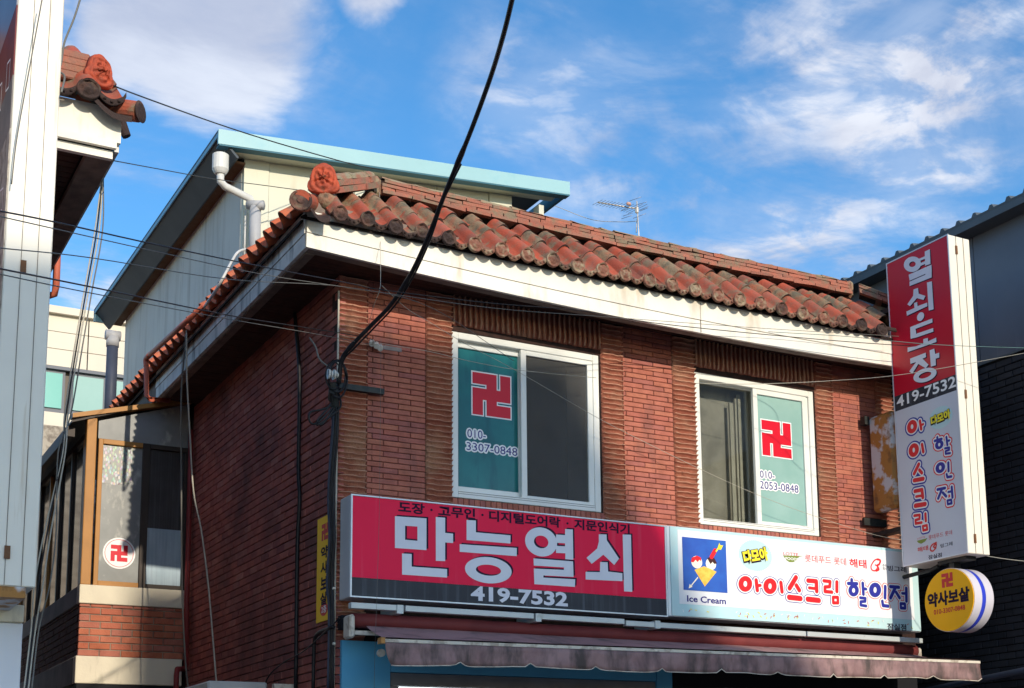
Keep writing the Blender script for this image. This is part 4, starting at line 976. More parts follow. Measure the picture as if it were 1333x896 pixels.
# ================================================================== lamp rail and awning
RAIL = thing('sign_rail', 'long pale grey metal rail in three lengths under the two wide signs', 'rail', (3.75, 9.68, 3.05))
cuts = [(456, 522), (527, 694), (703, 812), (814, 857), (858, 1048), (1050, 1200)]
for a, b in cuts:
    pa = onY(a, 790+(a-455)*.061, 9.68); pb_ = onY(b, 790+(b-455)*.061, 9.68)
    z = 3.078 if a < 800 else 3.066
    boxo('rail_length', (pa.x, 9.665, z-.022), (pb_.x, 9.72, z+.022), M['bar'], RAIL, bevel=.003)
for x in (520, 700, 855): p = onY(x, 800, 9.66); boxo('rail_clip', (p.x-.02, 9.655, 3.035), (p.x+.03, 9.98, 3.10), M['bar'], RAIL)
AW = thing('awning', 'faded mauve cloth awning with scalloped valance rolled half out over the shop front', 'awning', (3.8, 9.8, 2.9))
rl = onY(458, 806, 9.78); rr_ = onY(1196, 860, 9.78)
mb = MB().tube([(3.80+ (9.40-3.80)*i/24, 9.80+random.uniform(-.003, .003), 2.985-.0*i+random.uniform(-.004, .004)) for i in range(25)], .056, 14); mb.build('roller', M['roller'], AW, smooth=True)
boxo('roller_cover', (3.76, 9.90, 2.93), (9.42, 9.985, 3.035), M['shop_dark'], AW)
YA = 8.95                                            # front bar
fl = onY(500, 836, YA); fr_ = onY(1275, 864, YA)
xl, xr, za = fl.x, fr_.x, (fl.z+fr_.z)/2
fz = lambda x: fl.z+(fr_.z-fl.z)*(x-xl)/(xr-xl)
mb = MB(); nx, ny = 60, 6; vs = []
for j in range(ny+1):
    t = j/ny
    for i in range(nx+1):
        s = i/nx; xa_ = 3.90+(9.36-3.90)*s; xb_ = xl+(xr-xl)*s
        x = xa_*(1-t)+xb_*t; y = 9.765*(1-t)+(YA+.01)*t; z = 2.945*(1-t)+(fz(xb_)+.035)*t-.022*math.sin(math.pi*t)*(1+.5*math.sin(s*9))+(.010*math.sin(s*34+t*3)+.006*math.sin(s*83+2*math.sin(s*11)))*math.sin(math.pi*t)
        vs.append((x, y, z))
k = nx+1
mb.add(vs, [(j*k+i, (j+1)*k+i, (j+1)*k+i+1, j*k+i+1) for j in range(ny) for i in range(nx)]); mb.build('canopy_cloth', M['awning_top'], AW, smooth=True)
mb = MB(); mb.box((xl-.03, YA-.02, fl.z-.012), (xl, YA+.04, fl.z+.03), 1)
mb.add([(xl, YA-.012, fl.z), (xr, YA-.012, fr_.z), (xr, YA-.012, fr_.z+.022), (xl, YA-.012, fl.z+.022), (xl, YA+.02, fl.z), (xr, YA+.02, fr_.z), (xr, YA+.02, fr_.z+.022), (xl, YA+.02, fl.z+.022)],
       [(0, 1, 2, 3), (7, 6, 5, 4), (0, 4, 5, 1), (3, 2, 6, 7), (1, 5, 6, 2), (4, 0, 3, 7)]); mb.build('front_bar', [M['grimy_white'], M['ochre']], AW)
mb = MB(); nx = 140; vs = []; HV = .150; nsc = 10   # valance
for j in range(5):
    t = j/4
    for i in range(nx+1):
        s = i/nx; x = xl+.005+(xr-xl-.01)*s; ph = (s*nsc) % 1.0; notch = max(0, 1-min(ph, 1-ph)/(.075+.03*math.sin(s*23)))*(.026+.006*math.sin(s*31))
        hh = HV-notch; 
        if s < .035: hh = HV*(1-.35*(1-s/.035)**2*0)+0
        hh += .006*math.sin(s*19+1)+.003*math.sin(s*57)
        y = YA-.006+(.012*math.sin(s*40+t*2)+.008*math.sin(s*97+3*math.sin(s*13))+.005*math.sin(s*171))*t
        vs.append((x+ (.05*t*t*(1-s/.03) if s < .03 else 0), y, fz(x)-.002-hh*t))
k = nx+1; mb.add(vs, [(j*k+i, j*k+i+1, (j+1)*k+i+1, (j+1)*k+i) for j in range(4) for i in range(nx)])
vo = mb.build('valance', M['awning'], AW, smooth=True); sol = vo.modifiers.new('thickness', 'SOLIDIFY'); sol.thickness = .004
mb = MB(); row = vs[4*k:5*k]; mb.tube([Vector(v)+Vector((0, -.004, .001)) for v in row], .0035, 5); mb.build('valance_piping', M['grimy_white'], AW)
# left end bracket and folding arm
mb = MB(); eb = onY(440, 815, 9.75)
mb.box((3.755, 9.72, 2.845), (3.80, 9.86, 3.02)); mb.build('end_bracket', M['grimy_white'], AW, bevel=.015)
mb = MB(); mb.box((9.40, 9.74, 2.86), (9.44, 9.86, 3.01)); mb.build('end_bracket', M['grimy_white'], AW, bevel=.015)
mb = MB(); mb.prism([(3.79, 9.76, 2.875), (4.02, 9.64, 2.862), (4.02, 9.64, 2.892), (3.79, 9.76, 2.905)], (0, .03, 0)); mb.prism([(4.02, 9.64, 2.862), (xl-.02, YA+.04, fl.z-.01), (xl-.02, YA+.04, fl.z+.02), (4.02, 9.64, 2.892)], (0, .03, 0)); mb.build('folding_arm', M['grimy_white'], AW)
mb = MB(); kn = onY(497, 850, 9.2); mb.tube([kn, kn+Vector((0, .03, 0))], .028, 12); mb.build('crank_eye', M['grimy_white'], AW)

# ================================================================== SIGN 3 (projecting)
X3, YN3, YF3, Z03, Z13, W3 = 9.065, 8.73, 9.54, 3.72, 6.655, .272
G3 = thing('projecting_sign', 'tall lit-box sign standing out from the wall, crimson top and white bubble lettered lower half', 'sign', (X3, YN3, Z03))
boxo('sign_casing', (X3+.008, YN3+.006, Z03), (X3+W3, YF3, Z13), M['sign_side'], G3, bevel=.006)
PL3 = Plane((X3, 0, 0), (0, -1, 0), (0, 0, 1), (-1, 0, 0))
zr = PL3.uv(1166, 516)[1]; zk = PL3.uv(1168, 535)[1]
boxo('crimson_face', (X3, YN3+.012, zr), (X3+.007, YF3-.012, Z13-.012), M['sign3_red'], G3)
boxo('black_strip', (X3, YN3+.012, zk), (X3+.007, YF3-.012, zr-.002), M['sign_black'], G3)
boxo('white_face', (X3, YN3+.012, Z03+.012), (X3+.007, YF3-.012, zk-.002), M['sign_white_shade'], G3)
mb = MB(); mb.box((X3-.004, YN3, Z03), (X3+.007, YN3+.011, Z13)); mb.box((X3-.004, YF3-.011, Z03), (X3+.007, YF3, Z13)); mb.box((X3-.004, YN3+.011, Z13-.011), (X3+.007, YF3-.011, Z13)); mb.box((X3-.004, YN3+.011, Z03), (X3+.007, YF3-.011, Z03+.011)); mb.build('sign_edge_trim', M['alu'], G3)
mb = MB()
for fx in (.35, .68): mb.box((X3+W3*fx, YN3+.002, Z03+.004), (X3+W3*fx+.004, YN3+.005, Z13-.004))
mb.build('panel_seam', M['seam'], G3)
for zz in (Z13-.13, 5.17, Z03+.14): boxo('rusty_hinge', (X3+W3*.35-.012, YN3-.004, zz-.045), (X3+W3*.35+.012, YN3+.0015, zz+.035), M['rust'], G3)
def S3(px, py): return PL3.uv(px, py)
def C7(x, y): return PL3.uv(1150+x/6.892, 310+y/6.892)
def C5(x, y): return PL3.uv(1150+x/5.6, 440+y/5.6)
def C6(x, y): return PL3.uv(1160+x/5.973, 590+y/5.973)
L3 = [ # 열 쇠 · 도 장 plates in crop coordinates
 (C7, [(372, 122), (418, 100), (424, 232), (376, 250)]), (C7, [(318, 188), (374, 164), (374, 186), (320, 210)]), (C7, [(318, 232), (376, 208), (376, 232), (325, 256)]),
 (C7, [(228, 330), (432, 240), (434, 290), (240, 376), (240, 352), (380, 292), (380, 298), (232, 360)]),
 (C7, [(232, 352), (380, 290), (434, 288), (434, 354), (236, 432), (236, 392), (378, 330), (378, 322), (236, 384)]),
 (C7, [(392, 400), (436, 388), (452, 640), (408, 652)]), (C7, [(272, 462), (312, 448), (318, 500), (378, 520), (362, 556), (302, 540), (240, 612), (216, 596), (268, 520)]),
 (C7, [(276, 584), (304, 574), (308, 612), (394, 580), (396, 612), (212, 698), (208, 660), (280, 628)]),
 (C7, [(242, 800), (440, 722), (442, 758), (290, 815), (296, 860), (448, 808), (450, 840), (300, 892), (246, 905)]),
 (C5, [(240, 62), (292, 40), (292, 10), (326, 0), (326, 26), (386, -2), (388, 30), (178, 104), (178, 70)]),
 (C5, [(338, 92), (372, 78), (378, 118), (408, 108), (408, 144), (382, 152), (384, 200), (348, 210)]),
 (C5, [(196, 152), (310, 108), (312, 140), (286, 152), (330, 196), (310, 222), (256, 190), (212, 262), (190, 244), (240, 176), (198, 190)])]
mb = MB()
for i, (f, pts) in enumerate(L3):
    Q = [f(*p) for p in pts]
    poly(mb, PL3, [(a+.010, b-.010) for a, b in Q], .0010+i*3e-5, 1); poly(mb, PL3, Q, .0022+i*3e-5, 0)
def ring3(f, pts_o, pts_i, off=(0, 0), n=.0024, mi=0):
    (ox, oy, orx, ory, rot), (ix, iy, irx, iry, _) = pts_o, pts_i; Q = []
    for i in range(36):
        t = 2*math.pi*i/36
        for (x, y, rx, ry) in ((ox, oy, orx, ory), (ix, iy, irx, iry)):
            X = rx*math.cos(t); Y = ry*math.sin(t); a, b = f(x+X*math.cos(rot)-Y*math.sin(rot), y+X*math.sin(rot)+Y*math.cos(rot)); Q.append(PL3.P(a+off[0], b+off[1], n))
    mb.add(Q, [(2*i, 2*((i+1) % 36), 2*((i+1) % 36)+1, 2*i+1) for i in range(36)], mi)
for off, n_, mi in (((.01, -.01), .0018, 1), ((0, 0), .0030, 0)):
    ring3(C7, (262, 236, 78, 68, R(-20)), (262, 236, 30, 24, R(-20)), off, n_, mi)
    ring3(C5, (305, 272, 88, 48, R(-20)), (305, 272, 48, 20, R(-20)), off, n_+.0002, mi)
c = C7(335, 706); disc(mb, PL3, c[0]+.008, c[1]-.008, .046, .040, .0018, 1); disc(mb, PL3, c[0], c[1], .046, .040, .0030, 0)
mb.build('large_lettering', [M['sign_letter'], M['black_print']], G3)
mb = MB(); u0_ = C5(96, 510)[0]; u1_ = C5(535, 360)[0]; v0_ = C5(96, 512)[1]; v1_ = C5(96, 432)[1]
text_on(mb, PL3, '419-7532', u0_+.01, v0_+.005, min(u1_, -YN3-.02), v1_, .0015, .02, 0); mb.build('phone_lettering', M['white_print'], G3)
mb = MB()
def place3(key, f, cx_, cy_, wpx, hpx, layers):
    """set a bubble syllable upright on the projecting sign, filling wpx x hpx crop pixels round a crop point"""
    kc, items = GL[key]; xs = []; ys = []
    for it in items:
        if it[0] == 'r': xs += [it[1]-it[3]-it[5], it[1]+it[3]+it[5]]; ys += [it[2]-it[4]-it[5], it[2]+it[4]+it[5]]
        else:
            for p in it[2:]: xs += [p[0]-it[1], p[0]+it[1]]; ys += [p[1]-it[1], p[1]+it[1]]
    xc, yc = (min(xs)+max(xs))/2, (min(ys)+max(ys))/2; c = f(cx_, cy_)
    sv = abs(f(cx_, cy_-hpx/2)[1]-f(cx_, cy_+hpx/2)[1])/(max(ys)-min(ys)); su = abs(f(cx_-wpx/2, cy_)[0]-f(cx_+wpx/2, cy_)[0])/(max(xs)-min(xs))
    def mp(kc_, x, y): return c[0]+(x-xc)*su, c[1]-(y-yc)*sv
    k_ = math.sqrt(su*sv)*.97
    glyph(mb, PL3, key, mp, {3: k_, 4: k_}, .0008, layers)
ly_r = [(.026, 0, 2), (.012, .0012, 1), (0, .0024, 0)]; ly_b = [(.024, 0, 0), (.013, .0012, 1), (0, .0024, 2)]
for k, f, x, y, w_, h in (('아', C5, 236, 640, 128, 100), ('이', C5, 243, 812, 118, 100), ('스', C6, 213, 150, 100, 150), ('크', C6, 225, 348, 110, 150), ('림', C6, 232, 540, 115, 150)): place3(k, f, x, y, w_, h, ly_r)
for k, f, x, y, w_, h in (('할', C5, 430, 785, 125, 160), ('인', C6, 412, 135, 130, 145), ('점', C6, 422, 335, 135, 155)): place3(k, f, x, y, w_, h, ly_b)
mb.build('bubble_lettering', [M['bub_red'], M['white_print'], M['bub_blue']], G3)
c = C5(418, 580); badge(G3, PL3, c[0], c[1], .150, .105, .118, .040, R(4), .0008)
def T3(s_, x0, x1, yb, yt, off_, mi, n=.0012):
    a = C6(x0, yb); b = C6(x0, yt); c = C6(x1, yb); mb = MB(); text_on(mb, PL3, s_, a[0], a[1], c[0], b[1], n, off_, 0); mb.build('brand_lettering', (M['red_mark'], M['green_p'], M['black_print'])[mi], G3)
T3('LOTTE', 205, 265, 672, 660, 0, 0); T3('롯데푸드 롯데', 292, 478, 676, 640, 0, 0); T3('해태', 208, 290, 772, 735, .02, 0); T3('빙그레', 385, 480, 738, 708, .01, 2); T3('잠실점', 292, 396, 828, 796, .02, 2)
mb = MB(); poly(mb, PL3, [C6(200, 682), C6(285, 660), C6(262, 690), C6(235, 705), C6(212, 698)], .001, 0); mb.build('brand_lettering', M['green_p'], G3)
mb = MB(); Vs = smooth_path([Vector((*C6(*p), 0)) for p in ((352, 695), (318, 715), (305, 750), (325, 762), (345, 738), (330, 728), (352, 705), (348, 740))], 4); caps(mb, PL3, [(v.x, v.y) for v in Vs], .007, .0014, 0, seg=5); mb.build('brand_lettering', M['red_mark'], G3)
# mounting: rusty box and brackets
boxo('mounting_arm', (X3+.05, YF3, 6.2), (X3+.2, 9.99, 6.25), M['steel_dark'], G3); boxo('mounting_arm', (X3+.06, YF3, 4.08), (X3+.16, 9.99, 4.12), M['steel_dark'], G3)
RB = thing('rusted_sign_box', 'blank rust streaked metal sign box behind the tall projecting sign', 'sign', (9.08, 9.75, 4.3))
mb = MB(); mb.box((9.08, 9.60, 4.30), (9.20, 9.93, 5.235)); mb.build('box_body', M['rusty_white'], RB, bevel=.03)
boxo('wall_plate', (8.98, 9.935, 4.18), (9.26, 9.965, 4.25), M['steel_dark'], RB); boxo('wall_bracket', (9.02, 9.90, 5.16), (9.079, 9.965, 5.24), M['steel_dark'], RB)

# ================================================================== round sign
cR = onX(1235, 781, 9.1); G4 = thing('round_sign', 'round amber sign with red temple mark and dark Korean lettering under the tall sign', 'sign', cR)
PL4 = Plane((9.1, cR.y, cR.z), (0, -1, 0), (0, 0, 1), (-1, 0, 0)); RD = .295
def drum(name, x0, x1, r0_, r1_, m, n=128):
    mb = MB(); vs = []
    for x, r in ((x0, r0_), (x1, r1_)):
        for i in range(n): t = 2*math.pi*i/n; vs.append((x, cR.y+math.cos(t)*r, cR.z+math.sin(t)*r*.94))
    mb.add(vs, [(i, (i+1) % n, n+(i+1) % n, n+i) for i in range(n)]+[tuple(range(n)), tuple(range(n, 2*n))[::-1]]); return mb.build(name, m, G4, smooth=False)
drum('sign_face', 9.10, 9.108, RD, RD, M['disc']); drum('sign_drum', 9.109, 9.20, RD+.006, RD+.006, M['disc_rim']); drum('blue_band', 9.201, 9.245, RD+.004, RD+.004, M['disc_blue']); drum('sign_drum', 9.246, 9.34, RD+.006, RD+.006, M['disc_rim'])
mb = MB(); f4 = lambda x, y: PL4.uv(1190+x/8.96, 730+y/8.96)
c = f4(387, 226); manji(mb, PL4, c[0], c[1], .135, .125, .002, 0, 0, .25)
mb.build('temple_mark', M['red_mark'], G4)
mb = MB(); a = f4(165, 560); text_on(mb, PL4, '약사보살', f4(165, 480)[0], c[1]-.215, f4(645, 440)[0], c[1]-.095, .002, .045, 0); mb.build('sign_lettering', M['black_print'], G4)
mb = MB(); text_on(mb, PL4, '010-3307-0848', f4(235, 660)[0], c[1]-.288, f4(600, 620)[0], c[1]-.246, .002, .02, 0); mb.build('phone_lettering', M['red_mark'], G4)
mb = MB(); mb.box((9.16, cR.y-.03, cR.z+.27), (9.24, cR.y+.03, Z03-.002)); mb.box((9.14, cR.y+.15, Z03-.035), (9.26, cR.y-.2, Z03-.003)); mb.tube([(9.2, cR.y+.2, Z03-.03), (9.2, cR.y+.3, Z03-.05), (9.22, 9.7, Z03-.06)], .02, 8); mb.build('hanger', M['steel_dark'], G4)

# ================================================================== yellow banner on the side wall
BX = X0-.012
G5 = thing('yellow_banner', 'narrow upright yellow banner with dark lettering on the shaded side wall', 'banner', (BX, 10.43, 3.03))
PL5 = Plane((BX, 0, 0), (0, -1, 0), (0, 0, 1), (-1, 0, 0))
ua, va = PL5.uv(413.4, 677); ub = PL5.uv(430.2, 670)[0]; vb = PL5.uv(411.7, 811.7)[1]
slab('banner_sheet', PL5, ua, vb, ub, va, 0, -.008, M['banner'], G5)
mb = MB(); c = PL5.uv(423, 690); manji(mb, PL5, (ua+ub)/2+.03, va-.125, .14, .13, .002, 0, 0, .25)
for i, ch in enumerate('약사보살'):
    z = va-.245-i*.120; text_on(mb, PL5, ch, (ua+ub)/2-.045, z-.085, (ua+ub)/2+.095, z+.005, .002, .035, 1)
disc(mb, PL5, (ua+ub)/2+.03, vb+.09, .085, .052, .0015, 2); text_on(mb, PL5, '2층', (ua+ub)/2-.02, vb+.062, (ua+ub)/2+.085, vb+.118, .0028, .02, 3)
mb.build('banner_lettering', [M['red_mark'], M['black_print'], M['red_mark'], M['white_print']], G5)

# ================================================================== penthouse behind
PH = thing('steel_panel_penthouse', 'cream panelled rooftop house with light blue roof trim behind the tiled eaves', 'building', (3.72, 12.55, 5.98))
YP, XP = 12.55, 3.72
XPR = onY(700, 250, 12.55).x
FWP = MB(); cut = [XP, 3.97, 4.85, 5.75, 6.35, 6.62]
for i, (a, b) in enumerate(zip(cut[:-1], cut[1:])):
    o = boxo('wall_panel', (a+.003, YP-(.012 if i in (0, 4) else 0), 5.98), (b-.003, YP+.06, 7.90+(a-XP)*.075), M['cream_panel'], PH)
yy = YP
k = 0
while yy < 17.45:
    boxo('wall_panel', (XP, yy+.003+(.06 if k == 0 else 0), 5.98), (XP+.05, min(yy+.75, 17.45)-.003, 7.86), M['grey_panel'], PH); yy += .75; k += 1
boxo('wall_panel', (6.57, 12.62, 5.98), (6.62, 17.4, 8.1), M['cream_panel'], PH)
mb = MB(); RXa, RXb, RY0, RY1 = 3.40, 7.10, 12.30, 17.80
zL = onY(285, 168, RY0).z; zR_ = onY(742, 237, 12.3).z; TH = .145
# roof sheet and trims
mb.prism([(RXa+.04, RY0+.04, zL-.03), (RXb-.03, RY0+.04, zR_-.03), (RXb-.03, RY1, zR_-.03), (RXa+.04, RY1, zL-.03)], (0, 0, -.03)); mb.build('roof_sheet', M['trim_dark'], PH)
XB1 = onY(742, 250, 12.3).x
mb = MB(); mb.prism([(RXa, RY0, zL-TH), (XB1, RY0, zR_-TH), (XB1, RY0, zR_), (RXa, RY0, zL)], (0, .03, 0)); mb.build('front_trim', M['sky_trim'], PH)
mb = MB(); mb.prism([(RXa+.01, RY0+.002, zL-TH-.002), (XB1-.002, RY0+.002, zR_-TH-.002), (XB1-.002, RY0+.1, zR_-TH-.002), (RXa+.01, RY0+.1, zL-TH-.002)], (0, 0, -.012)); mb.build('trim_lip', M['trim_under'], PH)
mb = MB(); mb.prism([(RXa+.1, RY0+.102, zL-TH+.0), (XB1-.1, RY0+.102, zR_-TH+.0), (XB1-.1, YP, zR_-TH+.0), (RXa+.1, YP, zL-TH+.0)], (0, 0, .012)); mb.build('front_soffit', M['cream_panel'], PH)
mb = MB(); mb.box((RXa, RY0+.032, zL-.022), (RXa+.012, RY1, zL), 0); mb.box((RXa+.001, RY0+.032, zL-.066), (RXa+.012, RY1, zL-.0225), 1); mb.build('side_trim_lip', [M['trim_dark'], M['trim_lip']], PH)
mb = MB(); mb.prism([(RXa+.014, RY0+.032, zL-.052), (RXa+.19, RY0+.032, zL-.235), (RXa+.19, RY1, zL-.235), (RXa+.014, RY1, zL-.052)], (.02, 0, .01)); mb.build('side_gutter', M['trim_dark'], PH)
mb = MB(); mb.box((RXa+.001, RY1-.03, zL-.16), (RXa+.19, RY1+.01, zL-.01)); mb.build('gutter_end', M['sky_trim'], PH)
mb = MB(); mb.box((XB1-.03, RY0+.032, zR_-TH), (XB1-.002, RY1, zR_-.002)); mb.build('side_trim', M['trim_under'], PH)
mb = MB(); mb.box((RXa+.2, RY0+.2, zL-.20), (XP, RY1-.1, zL-.18)); mb.build('side_soffit', M['rust'], PH)
boxo('rafter', (XPR-.06, 12.42, 7.72), (XPR+.0, 12.54, 7.93), M['cream_panel'], PH)
# downpipe with hopper
DP = thing('rainwater_pipe', 'pale plastic rainwater hopper and bent pipe at the rooftop house corner', 'pipe', (3.75, 12.3, 5.98))
h = onY(287, 214, 12.32)
mb = MB().tube([h+Vector((0, 0, .10)), h+Vector((0, 0, .09)), h+Vector((0, 0, -.055)), h+Vector((0, 0, -.085)), h+Vector((0, 0, -.10))], [.060, .076, .076, .06, .048], 16); mb.build('hopper', M['pvc'], DP, smooth=False)
pipe('downpipe', [onY(287, 226, 12.32), onY(287, 236, 12.32), onY(293, 243, 12.34), onY(326, 259, 12.40), onY(329, 268, 12.42)], .036, M['pvc'], DP, 12)
pipe('tee_fitting', [onY(322, 267, 12.42), onY(343, 267.5, 12.32)], [.044, .046], M['pvc_grey'], DP, 14)
pipe('downpipe', [onY(332.5, 268, 12.38), onY(331, 350, 12.38)], .054, M['pvc_grey'], DP, 14)
pipe('thin_conduit', [onY(320, 274, 12.5), onY(318, 340, 12.5)], .012, M['pvc'], DP, 6)
# white hose and the red pipe along the tiles
hs_ = thing('white_hose', 'pale hose bending from the rooftop down to the tiled eave', 'hose', (3.2, 12, 6))
pipe('hose', [onX(328, 324, 3.66), onX(312, 327, 3.4), onX(303, 338, 3.3), onX(293, 357, 3.14), onX(281, 378, 3.10), onX(266, 400, 3.10)], .012, M['pvc'], hs_, 8, 6)
RP = thing('red_gutter_pipe', 'orange-red painted pipe running down the tiled eave and round its end', 'pipe', (3.1, 13.9, 5.5))
pipe('pipe_run', [onX(266, 398, 3.10), onX(230, 430, 3.10), onX(195, 462, 3.10)], .024, M['red_pipe'], RP, 10)
pipe('pipe_elbow', [onX(195, 462, 3.10), onX(190, 468, 3.10), onX(190.5, 478, 3.10)], .026, M['red_pipe'], RP, 10, 4)
pipe('pipe_drop', [onX(190.5, 476, 3.10), onX(190.5, 515, 3.10), onX(196, 520, 3.12), onX(219, 521.5, 3.4)], .024, M['red_pipe'], RP, 10)

# ================================================================== bay window
YB, XA_, XB_ = 14.2, 2.70, 3.735
BW = thing('bay_window', 'enclosed balcony with ochre frame and round temple sticker, red brick below its sill', 'balcony', (XA_, YB, 2.8))
YB2 = 18.2
zs1, zs0 = 3.815, 3.63; zb1, zb0 = 3.115, 2.848
boxo('upper_sill', (XA_-.012, YB-.02, zs0), (XB_, YB+.12, zs1), M['sill'], BW, bevel=.006)
boxo('side_sill', (XA_-.012, YB+.125, zs0), (XA_+.15, YB2, zs1), M['sill_dark'], BW, bevel=.006)
boxo('lower_sill', (XA_-.02, YB-.02, zb0), (XB_-.03, YB+.12, zb1), M['sill'], BW, bevel=.006)
boxo('side_lower_sill', (XA_-.02, YB+.125, zb0), (XA_+.15, YB2, zb1), M['sill_dark'], BW, bevel=.006)
bk = boxo('brick_backing', (XA_+.012, YB+.012, zb1), (XB_, YB2, zs0-.003), M['mortar_bay'], BW)
PB = (zs0-zb1)/7.5
for c in range(8):
    z = zb1+.004+c*PB; x = XA_-(.10 if c % 2 else 0); H = PB-.010 if c < 7 else PB*.5-.008
    while x < XB_:
        a = max(x, XA_); b = min(x+.195, XB_-.005)
        if b-a > .025: inst('brick', get_brick('bay_brick', round(b-a, 3), H, .05, M['bay_brick']), (a, YB+random.uniform(-.003, .002), z), bk)
        x += .205
    y = YB+.012+(.1 if c % 2 else 0)
    while y < YB2:
        b = min(y+.195, YB2)
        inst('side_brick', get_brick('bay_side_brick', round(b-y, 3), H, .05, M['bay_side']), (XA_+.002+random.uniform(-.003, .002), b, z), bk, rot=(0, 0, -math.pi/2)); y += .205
boxo('bay_floor', (XA_, YB, 2.78), (XB_, YB2, zb0-.003), M['shop_dark'], BW)
zt = 5.42
# front frame
def bq(px, py, y=YB): p = onY(px, py, y); return (p.x, p.z)
boxo('corner_post', (XA_-.006, YB-.012, zs1+.001), (XA_+.090, YB+.09, 5.50), M['ochre'], BW, bevel=.006)
mb = MB(); xi, xm_, xo = XA_+.115, 3.25, XB_-.02; ztr = 5.30
mb.box((xi, YB, zs1+.001), (xi+.045, YB+.06, ztr)); mb.box((xi+.045, YB, zs1+.001), (xm_, YB+.06, zs1+.05)); mb.box((xi+.045, YB, ztr-.05), (xm_, YB+.06, ztr)); mb.build('ochre_frame', M['ochre'], BW, bevel=.004)
mb = MB(); mb.box((xm_+.001, YB-.004, zs1+.001), (xm_+.07, YB+.06, ztr)); mb.box((xm_+.071, YB, zs1+.001), (xo, YB+.06, zs1+.045)); mb.box((xm_+.071, YB, ztr-.05), (xo, YB+.06, ztr)); mb.box((xo-.04, YB+.001, zs1+.046), (xo, YB+.06, ztr-.051)); mb.build('bronze_frame', M['bay_dark'], BW, bevel=.004)
boxo('frosted_pane', (xi+.045, YB+.03, zs1+.05), (xm_, YB+.036, ztr-.05), M['frost'], BW)
pp = boxo('ribbed_pane', (xm_+.071, YB+.03, zs1+.045), (xo-.041, YB+.036, ztr-.051), M['ribbed'], BW)
mb = MB()
for i in range(14): x = xm_+.078+i*.0255; mb.box((x, YB+.024, zs1+.05), (x+.010, YB+.0295, ztr-.06))
rb = mb.build('glass_rib', M['ribbed'], BW); rb['kind'] = 'stuff'
PLB = Plane((0, YB+.028, 0), (1, 0, 0), (0, 0, 1), (0, -1, 0))
a = PLB.uv(189, 686); b = PLB.uv(234, 756); rect(mb := MB(), PLB, xm_+.075, zs1+.047, xo-.045, a[1]-.01, .007, 0)
mb.v = [Vector(v) for v in mb.v]; mb.build('paper_sheet', M['paper'], BW)
mb = MB(); a = PLB.uv(132, 570); pts = []
ol = [(134, 566), (150, 570), (172, 573), (173, 590), (170, 612), (172, 628), (150, 632), (131, 628)]
poly(mb, PLB, [PLB.uv(*p) for p in ol], .001, 0); mb.build('glitter_film', M['holo'], BW)
mb = MB(); c = PLB.uv(155, 720.5); disc(mb, PLB, c[0], c[1], .158, .158, .003, 0); ring(mb, PLB, c[0], c[1], .138, .138, .005, .0042, 1); disc(mb, PLB, c[0], c[1], .128, .128, .0036, 0); manji(mb, PLB, c[0], c[1], .165, .165, .005, 1, 0, .25)
mb.build('temple_sticker', [M['white_print'], M['red_decal']], BW)
# sloping head: rafter board, glazing triangle, roof
r0_ = onY(108, 540, YB-.03); r1_ = onY(215, 522, YB-.03)
mb = MB(); mb.prism([(r0_.x-.1, YB-.05, r0_.z-.045), (XB_, YB-.05, r1_.z+.02), (XB_, YB-.05, r1_.z+.07), (r0_.x-.1, YB-.05, r0_.z+.0)], (0, .12, 0)); mb.build('sloping_head_beam', M['ochre'], BW)
mb = MB(); mb.prism([(XA_+.11, YB+.02, ztr+.005), (XB_-.02, YB+.02, ztr+.005), (XB_-.02, YB+.02, r1_.z+.015), (XA_+.11, YB+.02, r0_.z-.05+.02)], (0, .02, 0)); mb.build('gable_pane', M['frost'], BW)
mb = MB(); mb.prism([(XA_-.16, YB-.03, r0_.z-.09), (XB_, YB-.03, r1_.z+.085), (XB_, YB2, r1_.z+.085), (XA_-.16, YB2, r0_.z-.09)], (0, 0, .02)); mb.build('bay_roof_sheet', M['bay_dark'], BW)
mb = MB(); mb.box((XA_-.17, YB+.1, r0_.z-.20), (XA_-.10, YB2, r0_.z-.10)); mb.build('bay_gutter', M['bay_dark'], BW)
# dark side glazing
y = YB+.1; i = 0
while y < YB2-.1:
    boxo('side_mullion', (XA_-.004, y, zs1+.001), (XA_+.05, y+.045, 5.30), M['bay_dark'] if i % 3 else M['ochre'], BW)
    boxo('side_pane', (XA_+.02, y+.046, zs1+.001), (XA_+.026, min(y+.599, YB2), 5.30), M['dark_glass'], BW); y += .6; i += 1
boxo('side_top_rail', (XA_-.004, YB+.1, 5.301), (XA_+.05, YB2, 5.36), M['bay_dark'], BW)
boxo('bay_back', (XB_-.1, YB+.1, 3.2), (XB_-.05, YB2, 5.5), M['room_dark'], BW)
# vent pipe
v = onY(147, 437, 15.6); vb_ = onY(147, 520, 15.6)
VP = thing('vent_pipe', 'dark upright vent pipe with grey tee cap behind the bay roof', 'pipe', (v.x, 15.6, vb_.z))
pipe('vent_shaft', [(v.x, 15.6, vb_.z-.5), (v.x, 15.6, v.z-.06)], .062, M['vent'], VP, 16)
pipe('vent_cap', [(v.x-.08, 15.6, v.z), (v.x+.08, 15.6, v.z)], .058, M['pvc_grey'], VP, 14)
pipe('vent_collar', [(v.x, 15.6, v.z-.13), (v.x, 15.6, v.z-.02)], .07, M['pvc_grey'], VP, 16)

